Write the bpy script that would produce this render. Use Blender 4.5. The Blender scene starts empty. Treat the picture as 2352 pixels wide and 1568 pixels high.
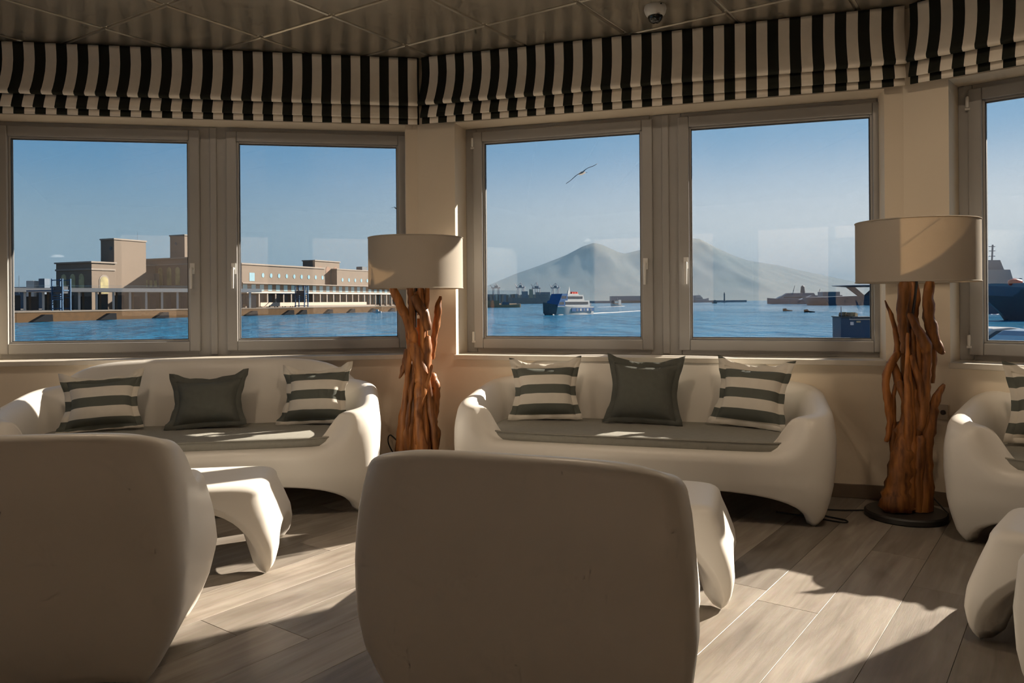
import bpy, bmesh, math, random
from math import sin, cos, pi, radians, exp, atan2, sqrt, floor as fl
from mathutils import Vector, Matrix, noise

sc = bpy.context.scene
COL = sc.collection

# ------------------------------------------------------------------ camera, sky, sun, exposure
FPX, HZ, ROLL, EYE = 1775.0, 693.0, 0.0075, 1.10        # focal length in px, horizon row, roll, eye height
cam = bpy.data.cameras.new('camera')
cam.sensor_width = 36.0
cam.lens = FPX / 2352.0 * 36.0
cam.shift_y = (HZ - 784.0) / 2352.0
cam.clip_start = 0.05
cam.clip_end = 60000.0
cam_ob = bpy.data.objects.new('camera', cam)
cam_ob.location = (0, 0, EYE)
cam_ob.rotation_euler = (radians(90), ROLL, 0)
COL.objects.link(cam_ob)
sc.camera = cam_ob

SUN_AZ, SUN_EL = radians(57.0), radians(27.0)           # azimuth to the right of the view direction
SUN_DIR = Vector((sin(SUN_AZ) * cos(SUN_EL), cos(SUN_AZ) * cos(SUN_EL), sin(SUN_EL)))
world = bpy.data.worlds.new('sky'); sc.world = world; world.use_nodes = True
wn = world.node_tree; wn.nodes.clear()
def sky_nodes():
    # clear morning sky: pale at the horizon, deeper blue overhead, brighter and warmer towards the sun
    N, L = wn.nodes, wn.links
    tc = N.new('ShaderNodeTexCoord'); nv = N.new('ShaderNodeVectorMath'); nv.operation = 'NORMALIZE'; L.new(tc.outputs['Generated'], nv.inputs[0])
    sp = N.new('ShaderNodeSeparateXYZ'); L.new(nv.outputs[0], sp.inputs[0])
    dt = N.new('ShaderNodeVectorMath'); dt.operation = 'DOT_PRODUCT'; dt.inputs[1].default_value = SUN_DIR; L.new(nv.outputs[0], dt.inputs[0])
    def ramp(src, stops):
        r = N.new('ShaderNodeValToRGB'); L.new(src, r.inputs[0]); r.color_ramp.interpolation = 'EASE'
        e = r.color_ramp.elements
        while len(e) < len(stops): e.new(0.5)
        for i, (p, c) in enumerate(stops): e[i].position = p; e[i].color = (*c, 1)
        return r.outputs[0]
    far = ramp(sp.outputs[2], [(0.0, (0.40, 0.45, 0.47)), (0.06, (0.30, 0.41, 0.48)), (0.20, (0.10, 0.275, 0.485)), (0.8, (0.06, 0.18, 0.40))])
    near = ramp(sp.outputs[2], [(0.0, (1.40, 1.22, 1.14)), (0.07, (0.92, 0.92, 0.92)), (0.22, (0.26, 0.45, 0.66)), (0.9, (0.20, 0.38, 0.62))])
    g = N.new('ShaderNodeMapRange'); g.interpolation_type = 'SMOOTHSTEP'; g.inputs['From Min'].default_value = 0.10; g.inputs['From Max'].default_value = 0.98; L.new(dt.outputs['Value'], g.inputs['Value'])
    mx = N.new('ShaderNodeMixRGB'); L.new(g.outputs[0], mx.inputs[0]); L.new(far, mx.inputs[1]); L.new(near, mx.inputs[2])
    b = N.new('ShaderNodeBackground'); b.inputs['Strength'].default_value = SKY_STRENGTH; L.new(mx.outputs[0], b.inputs['Color'])
    o = N.new('ShaderNodeOutputWorld'); L.new(b.outputs[0], o.inputs['Surface'])
SKY_STRENGTH = 0.74
HAZE = 0.9e-4
FILL_LIGHT = 80.0
sky_nodes()

sun = bpy.data.lights.new('sun', 'SUN'); sun.energy = 12.5; sun.color = (1.0, 0.875, 0.735); sun.angle = radians(0.6)
sun_ob = bpy.data.objects.new('sun', sun); COL.objects.link(sun_ob)
sun_ob.location = (20, 14, 12)
sun_ob.rotation_euler = (-SUN_DIR).to_track_quat('-Z', 'Y').to_euler()

vs = sc.view_settings
vs.view_transform = 'Standard'; vs.look = 'None'; vs.exposure = 0.5; vs.gamma = 1.0; vs.use_curve_mapping = False
cy = sc.cycles
cy.use_denoising = True; cy.use_adaptive_sampling = True; cy.adaptive_threshold = 0.06; cy.adaptive_min_samples = 12
cy.max_bounces = 7; cy.diffuse_bounces = 4; cy.glossy_bounces = 2
cy.transparent_max_bounces = 24; cy.transmission_bounces = 6; cy.volume_bounces = 1
cy.caustics_reflective = False; cy.caustics_refractive = False; cy.sample_clamp_indirect = 4.0

# ------------------------------------------------------------------ helpers
def ray(u, v):
    a, b = u - 1176.0, HZ - v
    return (a * cos(ROLL) + b * sin(ROLL)) / FPX, (-a * sin(ROLL) + b * cos(ROLL)) / FPX
def at(u, v, Y):
    a, b = ray(u, v)
    return Vector((a * Y, Y, EYE + b * Y))
def on_level(u, v, z):
    a, b = ray(u, v)
    Y = (z - EYE) / b
    return Vector((a * Y, Y, z))

class MB:
    def __init__(s): s.v = []; s.f = []; s.m = []
    def add(s, vs, fs, mi=0):
        o = len(s.v); s.v += [tuple(v) for v in vs]
        for f in fs: s.f.append(tuple(i + o for i in f)); s.m.append(mi)
        return s
    def box(s, x0, x1, y0, y1, z0, z1, T=None, mi=0):
        p = [(x, y, z) for z in (z0, z1) for y in (y0, y1) for x in (x0, x1)]
        if T is not None: p = [T(q) for q in p]
        return s.add(p, [(0, 2, 3, 1), (4, 5, 7, 6), (0, 1, 5, 4), (2, 6, 7, 3), (0, 4, 6, 2), (1, 3, 7, 5)], mi)
    def prism(s, poly, z0, z1, mi=0, T=None):
        n = len(poly)
        p = [(x, y, z0) for x, y in poly] + [(x, y, z1) for x, y in poly]
        if T is not None: p = [T(q) for q in p]
        return s.add(p, [tuple(range(n - 1, -1, -1)), tuple(range(n, 2 * n))] + [(i, (i + 1) % n, (i + 1) % n + n, i + n) for i in range(n)], mi)
    def bprism(s, poly, z0, z1, ch):
        # prism with a chamfered upper (or lower when ch < 0) rim; poly is counter-clockwise and convex
        n = len(poly); c = abs(ch); ins = []
        for i in range(n):
            p0, p1, p2 = Vector(poly[i - 1]), Vector(poly[i]), Vector(poly[(i + 1) % n])
            d1, d2 = (p1 - p0).normalized(), (p2 - p1).normalized()
            n1, n2 = Vector((-d1.y, d1.x)), Vector((-d2.y, d2.x))
            b = n1 + n2
            if b.length < 1e-6: b = n1.copy()
            b = b.normalized(); k = c / max(0.35, b.dot(n1))
            q = p1 + b * k; ins.append((q.x, q.y))
        zs = ((z0, poly), (z1 - c, poly), (z1, ins)) if ch > 0 else ((z1, poly), (z0 + c, poly), (z0, ins))
        p = []
        for z, pl in zs: p += [(x, y, z) for x, y in pl]
        fs = []
        for k in range(2):
            for i in range(n):
                j = (i + 1) % n
                f = (i + k * n, j + k * n, j + (k + 1) * n, i + (k + 1) * n)
                fs.append(f if ch > 0 else f[::-1])
        top = tuple(range(2 * n, 3 * n)); bot = tuple(range(n - 1, -1, -1))
        fs += [top, bot] if ch > 0 else [top[::-1], bot[::-1]]
        return s.add(p, fs)
    def tube(s, pts, rs, seg=8, flat=1.0, wob=0.0, seed=0, cap=True, T=None):
        pts = [Vector(p) for p in pts]; n = len(pts)
        if not hasattr(rs, '__len__'): rs = [rs] * n
        rnd = random.Random(seed); o = []; up = None
        for i in range(n):
            t = (pts[min(i + 1, n - 1)] - pts[max(i - 1, 0)])
            t = t.normalized() if t.length > 1e-9 else Vector((0, 0, 1))
            if up is None:
                up = t.cross(Vector((0, 1, 0.1)));
                if up.length < 1e-3: up = t.cross(Vector((1, 0, 0)))
            up = (up - t * up.dot(t)).normalized(); w = t.cross(up)
            for k in range(seg):
                a = 2 * pi * k / seg
                r = rs[i] * (1 + wob * (rnd.random() - .5) * 2)
                o.append(pts[i] + up * (cos(a) * r) + w * (sin(a) * r * flat))
        if T is not None: o = [T(q) for q in o]
        f = [(i * seg + k, i * seg + (k + 1) % seg, (i + 1) * seg + (k + 1) % seg, (i + 1) * seg + k) for i in range(n - 1) for k in range(seg)]
        if cap: f += [tuple(range(seg - 1, -1, -1)), tuple((n - 1) * seg + k for k in range(seg))]
        return s.add(o, f)
    def lathe(s, prof, seg=24, c=(0, 0, 0), close=False, T=None):
        o = []; n = len(prof)
        for r, z in prof:
            for k in range(seg):
                a = 2 * pi * k / seg; o.append((c[0] + r * cos(a), c[1] + r * sin(a), c[2] + z))
        if T is not None: o = [T(q) for q in o]
        m = n if close else n - 1
        f = [(i * seg + k, i * seg + (k + 1) % seg, ((i + 1) % n) * seg + (k + 1) % seg, ((i + 1) % n) * seg + k) for i in range(m) for k in range(seg)]
        if not close:
            f += [tuple(range(seg - 1, -1, -1)), tuple((n - 1) * seg + k for k in range(seg))]
        return s.add(o, f)
    def mesh(s, name, mats, smooth=False, auto=None):
        me = bpy.data.meshes.new(name); me.from_pydata(s.v, [], s.f)
        for m in (mats if isinstance(mats, (list, tuple)) else [mats]): me.materials.append(m)
        if len(set(s.m)) > 1: me.polygons.foreach_set('material_index', s.m)
        me.validate(); me.update()
        if smooth: me.polygons.foreach_set('use_smooth', [True] * len(me.polygons))
        if auto is not None:
            me.polygons.foreach_set('use_smooth', [True] * len(me.polygons))
            me.set_sharp_from_angle(angle=radians(auto))
        return me
    def build(s, name, mats, parent=None, smooth=False, auto=None, bevel=0, fixn=True):
        me = s.mesh(name, mats, smooth, auto)
        if fixn:
            b = bmesh.new(); b.from_mesh(me); bmesh.ops.recalc_face_normals(b, faces=b.faces); b.to_mesh(me); b.free()
        return link(name, me, parent, bevel)
def link(name, me, parent=None, bevel=0):
    o = bpy.data.objects.new(name, me); COL.objects.link(o)
    if parent is not None:
        o.parent = parent
    if bevel:
        m = o.modifiers.new('bevel', 'BEVEL'); m.width = bevel; m.segments = 2; m.limit_method = 'ANGLE'; m.angle_limit = radians(40)
    return o
def empty(name, loc=(0, 0, 0), rz=0.0):
    o = bpy.data.objects.new(name, None); o.empty_display_size = 0.1; COL.objects.link(o)
    o.location = loc; o.rotation_euler = (0, 0, rz); return o
def tag(o, label=None, cat=None, group=None, kind=None):
    for k, v in (('label', label), ('category', cat), ('group', group), ('kind', kind)):
        if v: o[k] = v
    return o
def copy_tree(o, parent=None):
    c = o.copy(); COL.objects.link(c); c.parent = parent
    for ch in list(o.children): copy_tree(ch, c)
    return c
def sstep(a, b, x):
    t = min(1, max(0, (x - a) / (b - a))); return t * t * (3 - 2 * t)
def lerp(a, b, t): return a + (b - a) * t
def interp(xs, ys, x):
    if x <= xs[0]: return ys[0]
    for i in range(1, len(xs)):
        if x <= xs[i]: return lerp(ys[i - 1], ys[i], (x - xs[i - 1]) / (xs[i] - xs[i - 1]))
    return ys[-1]
def smooth_line(pts, k=3):
    # Catmull-Rom through points that may carry radii
    P = [list(p) for p in pts]; out = []
    for i in range(len(P) - 1):
        p0, p1, p2, p3 = P[max(i - 1, 0)], P[i], P[i + 1], P[min(i + 2, len(P) - 1)]
        for j in range(k):
            t = j / k
            out.append([0.5 * ((2 * b) + (c - a) * t + (2 * a - 5 * b + 4 * c - d) * t * t + (-a + 3 * b - 3 * c + d) * t ** 3) for a, b, c, d in zip(p0, p1, p2, p3)])
    out.append(P[-1]); return out

# ------------------------------------------------------------------ materials
MATS = {}
def pmat(name, col, rough=0.6, metal=0.0, var=0.0, scale=8.0, bump=0.0, bscale=60.0, spec=None, col2=None, obj_rand=0.0, coat=0.0, stretch=None, trans=0.0, sheen=0.0):
    m = bpy.data.materials.new(name); m.use_nodes = True; MATS[name] = m
    N, L = m.node_tree.nodes, m.node_tree.links
    b = N['Principled BSDF']
    c = (col[0], col[1], col[2], 1)
    b.inputs['Base Color'].default_value = c; b.inputs['Roughness'].default_value = rough; b.inputs['Metallic'].default_value = metal
    if spec is not None: b.inputs['Specular IOR Level'].default_value = spec
    if coat: b.inputs['Coat Weight'].default_value = coat
    if sheen: b.inputs['Sheen Weight'].default_value = sheen
    if var or bump or col2:
        tc = N.new('ShaderNodeTexCoord'); src = tc.outputs['Object']
        if stretch:
            mp = N.new('ShaderNodeMapping'); mp.inputs['Scale'].default_value = stretch; L.new(src, mp.inputs[0]); src = mp.outputs[0]
        if var or col2:
            nz = N.new('ShaderNodeTexNoise'); nz.inputs['Scale'].default_value = scale; nz.inputs['Detail'].default_value = 4
            L.new(src, nz.inputs['Vector'])
            mx = N.new('ShaderNodeMixRGB'); L.new(nz.outputs['Fac'], mx.inputs[0])
            c2 = (*col2, 1) if col2 else tuple(max(0, x * (1 - var)) for x in col) + (1,)
            c1 = c if col2 else tuple(min(1, x * (1 + var)) for x in col) + (1,)
            mx.inputs[1].default_value = c1; mx.inputs[2].default_value = c2
            L.new(mx.outputs[0], b.inputs['Base Color'])
        if bump:
            n2 = N.new('ShaderNodeTexNoise'); n2.inputs['Scale'].default_value = bscale; n2.inputs['Detail'].default_value = 3
            L.new(src, n2.inputs['Vector'])
            bp = N.new('ShaderNodeBump'); bp.inputs['Strength'].default_value = bump; bp.inputs['Distance'].default_value = 0.02
            L.new(n2.outputs['Fac'], bp.inputs['Height']); L.new(bp.outputs[0], b.inputs['Normal'])
    return m
def fmath(N, L, op, a, b=None, c=None):
    n = N.new('ShaderNodeMath'); n.operation = op
    for i, x in enumerate((a, b, c)):
        if x is None: continue
        if isinstance(x, (int, float)): n.inputs[i].default_value = x
        else: L.new(x, n.inputs[i])
    return n.outputs[0]
def stripe_mat(name, axis, period, c_dark, c_light, phase=0.0, duty=0.5, rough=0.9):
    m = bpy.data.materials.new(name); m.use_nodes = True
    N, L = m.node_tree.nodes, m.node_tree.links; b = N['Principled BSDF']
    tc = N.new('ShaderNodeTexCoord'); sp = N.new('ShaderNodeSeparateXYZ'); L.new(tc.outputs['Object'], sp.inputs[0])
    x = fmath(N, L, 'MULTIPLY_ADD', sp.outputs[axis], 1 / period, phase)
    x = fmath(N, L, 'FRACT', x); x = fmath(N, L, 'LESS_THAN', x, duty)
    wv = N.new('ShaderNodeTexNoise'); wv.inputs['Scale'].default_value = 25; L.new(tc.outputs['Object'], wv.inputs['Vector'])
    mx = N.new('ShaderNodeMixRGB'); mx.inputs[1].default_value = (*c_light, 1); mx.inputs[2].default_value = (*c_dark, 1); L.new(x, mx.inputs[0])
    hs = N.new('ShaderNodeMixRGB'); hs.blend_type = 'MULTIPLY'; hs.inputs[0].default_value = 0.10
    L.new(mx.outputs[0], hs.inputs[1]); L.new(wv.outputs['Fac'], hs.inputs[2]); L.new(hs.outputs[0], b.inputs['Base Color'])
    b.inputs['Roughness'].default_value = rough; b.inputs['Specular IOR Level'].default_value = 0.15
    w2 = N.new('ShaderNodeTexNoise'); w2.inputs['Scale'].default_value = 400; L.new(tc.outputs['Object'], w2.inputs['Vector'])
    bp = N.new('ShaderNodeBump'); bp.inputs['Strength'].default_value = 0.15; bp.inputs['Distance'].default_value = 0.002
    L.new(w2.outputs['Fac'], bp.inputs['Height']); L.new(bp.outputs[0], b.inputs['Normal'])
    return m

M_wall = pmat('wall_paint', (0.79, 0.69, 0.55), 0.75, var=0.04, scale=3, bump=0.05, bscale=250)
M_frame = pmat('window_pvc', (0.37, 0.36, 0.345), 0.35, var=0.02, scale=5)
M_gasket = pmat('gasket', (0.03, 0.03, 0.03), 0.6)
M_sill = pmat('sill_stone', (0.62, 0.57, 0.49), 0.35, var=0.10, scale=14)
M_base = pmat('baseboard_wood', (0.17, 0.125, 0.09), 0.45, var=0.15, scale=20)
M_ext = pmat('facade_plaster', (0.62, 0.50, 0.40), 0.8, var=0.06, scale=3)
M_white = pmat('white_plastic', (0.77, 0.73, 0.665), 0.38, var=0.015, scale=2, spec=0.4)
M_pad = pmat('pad_fabric', (0.30, 0.29, 0.255), 0.9, var=0.10, scale=40, bump=0.25, bscale=500, spec=0.15)
M_dark = pmat('dark_cushion', (0.125, 0.13, 0.115), 0.92, var=0.12, scale=30, bump=0.2, bscale=400, spec=0.12)
M_metal = pmat('brushed_metal', (0.55, 0.55, 0.53), 0.35, 0.9)
M_black = pmat('black_plastic', (0.012, 0.012, 0.012), 0.4)
M_basep = pmat('black_lamp_base', (0.02, 0.018, 0.016), 0.5, var=0.1, scale=10)
M_chalk = pmat('camera_white', (0.82, 0.80, 0.76), 0.4, var=0.01)

# thin window pane: mostly clear, with the reflections of a real pane
M_glass = bpy.data.materials.new('window_glass'); M_glass.use_nodes = True
_N, _L = M_glass.node_tree.nodes, M_glass.node_tree.links; _N.clear()
_o = _N.new('ShaderNodeOutputMaterial'); _t = _N.new('ShaderNodeBsdfTransparent'); _g = _N.new('ShaderNodeBsdfGlossy'); _m = _N.new('ShaderNodeMixShader')
_lw = _N.new('ShaderNodeLayerWeight'); _lw.inputs['Blend'].default_value = 0.5
_p5 = _N.new('ShaderNodeMath'); _p5.operation = 'POWER'; _p5.inputs[1].default_value = 5.0; _L.new(_lw.outputs['Facing'], _p5.inputs[0])
_f = _N.new('ShaderNodeMath'); _f.operation = 'MULTIPLY_ADD'; _f.inputs[1].default_value = 0.92; _f.inputs[2].default_value = 0.04; _L.new(_p5.outputs[0], _f.inputs[0])
_t.inputs['Color'].default_value = (0.97, 0.98, 0.98, 1); _g.inputs['Roughness'].default_value = 0.0
_L.new(_f.outputs[0], _m.inputs[0]); _L.new(_t.outputs[0], _m.inputs[1]); _L.new(_g.outputs[0], _m.inputs[2]); _L.new(_m.outputs[0], _o.inputs['Surface'])

# grey-brown oak plank
M_plank = bpy.data.materials.new('oak_plank'); M_plank.use_nodes = True
def _plank():
    N, L = M_plank.node_tree.nodes, M_plank.node_tree.links; b = N['Principled BSDF']
    tc = N.new('ShaderNodeTexCoord'); oi = N.new('ShaderNodeObjectInfo')
    ad = N.new('ShaderNodeVectorMath'); ad.operation = 'MULTIPLY_ADD'; ad.inputs[1].default_value = (1, 1, 1)
    cr = N.new('ShaderNodeCombineXYZ'); r100 = fmath(N, L, 'MULTIPLY', oi.outputs['Random'], 57.0)
    for i in range(3): L.new(r100, cr.inputs[i])
    L.new(tc.outputs['Object'], ad.inputs[0]); L.new(cr.outputs[0], ad.inputs[2])
    def nz(scale, st, det):
        mp = N.new('ShaderNodeMapping'); mp.inputs['Scale'].default_value = st; L.new(ad.outputs[0], mp.inputs[0])
        n = N.new('ShaderNodeTexNoise'); n.inputs['Scale'].default_value = scale; n.inputs['Detail'].default_value = det; n.inputs['Distortion'].default_value = 0.6
        L.new(mp.outputs[0], n.inputs['Vector']); return n
    g1 = nz(3.0, (0.9, 9, 1), 6); g2 = nz(22.0, (0.6, 10, 1), 4); g3 = nz(2.2, (1.0, 2.2, 1), 3)
    ra = N.new('ShaderNodeValToRGB'); L.new(g1.outputs['Fac'], ra.inputs[0])
    e = ra.color_ramp.elements; e[0].position = 0.25; e[0].color = (0.185, 0.155, 0.125, 1); e[1].position = 0.72; e[1].color = (0.30, 0.265, 0.225, 1)
    m2 = N.new('ShaderNodeMixRGB'); m2.blend_type = 'MULTIPLY'; m2.inputs[0].default_value = 0.18; L.new(ra.outputs[0], m2.inputs[1]); L.new(g2.outputs['Color'], m2.inputs[2])
    rb = N.new('ShaderNodeValToRGB'); L.new(g3.outputs['Fac'], rb.inputs[0])
    e = rb.color_ramp.elements; e[0].position = 0.28; e[0].color = (0.66, 0.63, 0.61, 1); e[1].position = 0.5; e[1].color = (1, 1, 1, 1)
    m3 = N.new('ShaderNodeMixRGB'); m3.blend_type = 'MULTIPLY'; m3.inputs[0].default_value = 0.8; L.new(m2.outputs[0], m3.inputs[1]); L.new(rb.outputs[0], m3.inputs[2])
    hv = N.new('ShaderNodeHueSaturation'); L.new(m3.outputs[0], hv.inputs['Color'])
    L.new(fmath(N, L, 'MULTIPLY_ADD', oi.outputs['Random'], 0.5, 0.85), hv.inputs['Value'])
    L.new(hv.outputs[0], b.inputs['Base Color']); b.inputs['Roughness'].default_value = 0.42; b.inputs['Specular IOR Level'].default_value = 0.4
    bp = N.new('ShaderNodeBump'); bp.inputs['Strength'].default_value = 0.12; bp.inputs['Distance'].default_value = 0.004
    L.new(g2.outputs['Fac'], bp.inputs['Height']); L.new(bp.outputs[0], b.inputs['Normal'])
_plank()
M_sub = pmat('floor_screed', (0.16, 0.13, 0.10), 0.9)
M_tile = pmat('ceiling_tile_metal', (0.50, 0.455, 0.37), 0.26, 0.55, var=0.05, scale=3)
M_tbar = pmat('ceiling_joint', (0.75, 0.70, 0.60), 0.5)

# ------------------------------------------------------------------ room plan
A_L, A_C, A_R = radians(-9.0), radians(16.8), radians(42.0)      # turn of the three window walls
def wdir(a): return Vector((cos(a), -sin(a)))
def wnor(a): return Vector((sin(a), cos(a)))
DL, DC, DR = wdir(A_L), wdir(A_C), wdir(A_R)
NL, NC, NR = wnor(A_L), wnor(A_C), wnor(A_R)
_p = on_level(1930, 1140, 0.0); WC0 = Vector((_p.x, _p.y)).dot(NC)   # distance of the centre wall
def hit(u, n, k):
    t = (u - 1176.0) / FPX; Y = k / (n.x * t + n.y); return Vector((t * Y, Y))
C1 = hit(962, NC, WC0); C2 = hit(2078, NC, WC0)
KL, KR = C1.dot(NL), C2.dot(NR)
CEIL = 2.68
P0 = C1 - DL * 3.3; P3 = C2 + DR * 2.95
YB = -3.2
ROOM = [(P0.x - 0.9, YB), (P3.x + 0.25, YB), (P3.x, P3.y), (C2.x, C2.y), (C1.x, C1.y), (P0.x, P0.y)]   # counter-clockwise
ROOM = [Vector(p) for p in ROOM]
def clip_poly(poly, clip):
    out = [Vector(p) for p in poly]
    for i in range(len(clip)):
        a, b = clip[i], clip[(i + 1) % len(clip)]; e = b - a; inp = out; out = []
        def side(p): return e.x * (p.y - a.y) - e.y * (p.x - a.x)
        for j in range(len(inp)):
            p, q = inp[j - 1], inp[j]; sp, sq = side(p), side(q)
            if (sp >= 0) != (sq >= 0): out.append(p + (q - p) * (sp / (sp - sq)))
            if sq >= 0: out.append(q)
        if not out: return []
    res = []
    for p in out:
        if not res or (p - res[-1]).length > 0.004: res.append(p)
    if len(res) > 1 and (res[0] - res[-1]).length < 0.004: res.pop()
    return res if len(res) >= 3 else []
def parea(p): return 0.5 * sum(p[i - 1].x * p[i].y - p[i].x * p[i - 1].y for i in range(len(p)))

# floor: screed + single planks
fo = MB().prism([(p.x, p.y) for p in ROOM], -0.12, -0.016).build('floor', M_sub); tag(fo, kind='structure')
th = radians(90 - 36.5); pd = Vector((cos(th), sin(th))); pn = Vector((-pd.y, pd.x))
PW, PL = 0.216, 1.75
def obb_piece(poly, name, mat, parent, z0, z1, ch, ang, cache, key):
    # a piece whose local axes follow its own direction; whole pieces share one mesh
    c = Vector((sum(p.x for p in poly) / len(poly), sum(p.y for p in poly) / len(poly)))
    loc = [(Matrix.Rotation(-ang, 2) @ (p - c)) for p in poly]
    if key and key in cache: me = cache[key]
    else:
        b = MB().bprism([(p.x, p.y) for p in loc], z0, z1, ch); me = b.mesh(name, mat)
        if key: cache[key] = me
    o = link(name, me, parent); o.location = (c.x, c.y, 0); o.rotation_euler = (0, 0, ang); return o
rnd = random.Random(4); cache = {}
r0 = Vector((0.725, 2.248)); n_pl = 0
for i in range(-26, 27):
    off = r0.dot(pn) + i * PW; st = rnd.random() * PL
    for j in range(-5, 6):
        a0 = j * PL + st; g = 0.0006
        q = [pd * (a0 + g) + pn * (off + g), pd * (a0 + PL - g) + pn * (off + g), pd * (a0 + PL - g) + pn * (off + PW - g), pd * (a0 + g) + pn * (off + PW - g)]
        p = clip_poly(q, ROOM)
        if not p or parea(p) < 0.012: continue
        whole = abs(parea(p) - (PL - 2 * g) * (PW - 2 * g)) < 1e-4
        obb_piece(p, 'plank', M_plank, fo, -0.016, 0.0, 0.0008, th, cache, 'w' if whole else None); n_pl += 1

# ceiling: slab + diagonal square metal tiles
ce = MB().prism([(p.x, p.y) for p in ROOM], CEIL + 0.012, CEIL + 0.2).build('ceiling', M_tbar); tag(ce, kind='structure')
hc = CEIL - EYE; T0 = Vector((-1.148, 2.58)) * hc; TS = 0.381 * hc; ta = 0.982
e1 = Vector((cos(ta), sin(ta))); e2 = Vector((-sin(ta), cos(ta)))
cache = {}; n_ti = 0
for i in range(-16, 10):
    for j in range(-10, 14):
        g = 0.010
        a = T0 + e1 * (TS * i) + e2 * (TS * j)
        q = [a + e1 * g + e2 * g, a + e1 * (TS - g) + e2 * g, a + e1 * (TS - g) + e2 * (TS - g), a + e1 * g + e2 * (TS - g)]
        p = clip_poly(q, ROOM)
        if not p or parea(p) < 0.01: continue
        whole = abs(parea(p) - (TS - 2 * g) ** 2) < 1e-4
        obb_piece(p, 'ceiling_tile', M_tile, ce, CEIL - 0.004, CEIL + 0.014, -0.006, ta, cache, 'w' if whole else None); n_ti += 1
print('planks', n_pl, 'tiles', n_ti)

# ------------------------------------------------------------------ window walls
WT, REV = 0.40, 0.215            # wall thickness, depth of the inner reveal
Z_SILL, Z_HEAD = 0.735, 2.255
def wall_T(C, d, n):
    return lambda q: (C.x + d.x * q[0] + n.x * q[1], C.y + d.y * q[0] + n.y * q[1], q[2])
def s_at(u, C, d, n, out):
    k = C.dot(n) + out; h = hit(u, n, k); return (h - C).dot(d)
def window_wall(nm, C, d, n, s0, s1, o0, o1, nb):
    T = wall_T(C, d, n); b = MB(); zt = CEIL + 0.2
    b.box(s0, o0, 0, WT, -0.12, zt, T); b.box(o1, s1, 0, WT, -0.12, zt, T)
    b.box(o0, o1, 0, WT, -0.12, Z_SILL, T); b.box(o0, o1, 0, WT, Z_HEAD, zt, T)
    w = b.build('wall_' + nm, M_wall); tag(w, kind='structure')
    bb = MB().box(s0 + 0.02, s1 - 0.02, -0.014, 0, 0.0, 0.075, T).build('baseboard_' + nm, M_base, bevel=0.003); tag(bb, kind='structure')
    return T
M_handle = pmat('handle_white', (0.74, 0.73, 0.70), 0.3)
def ring(b, s0, s1, z0, z1, w, y0, y1, T):
    b.box(s0, s0 + w, y0, y1, z0, z1, T); b.box(s1 - w, s1, y0, y1, z0, z1, T)
    b.box(s0 + w, s1 - w, y0, y1, z0, z0 + w, T); b.box(s0 + w, s1 - w, y0, y1, z1 - w, z1, T)
GZ0, GZ1 = 0.872, 2.150         # glass opening, bottom and top
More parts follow.
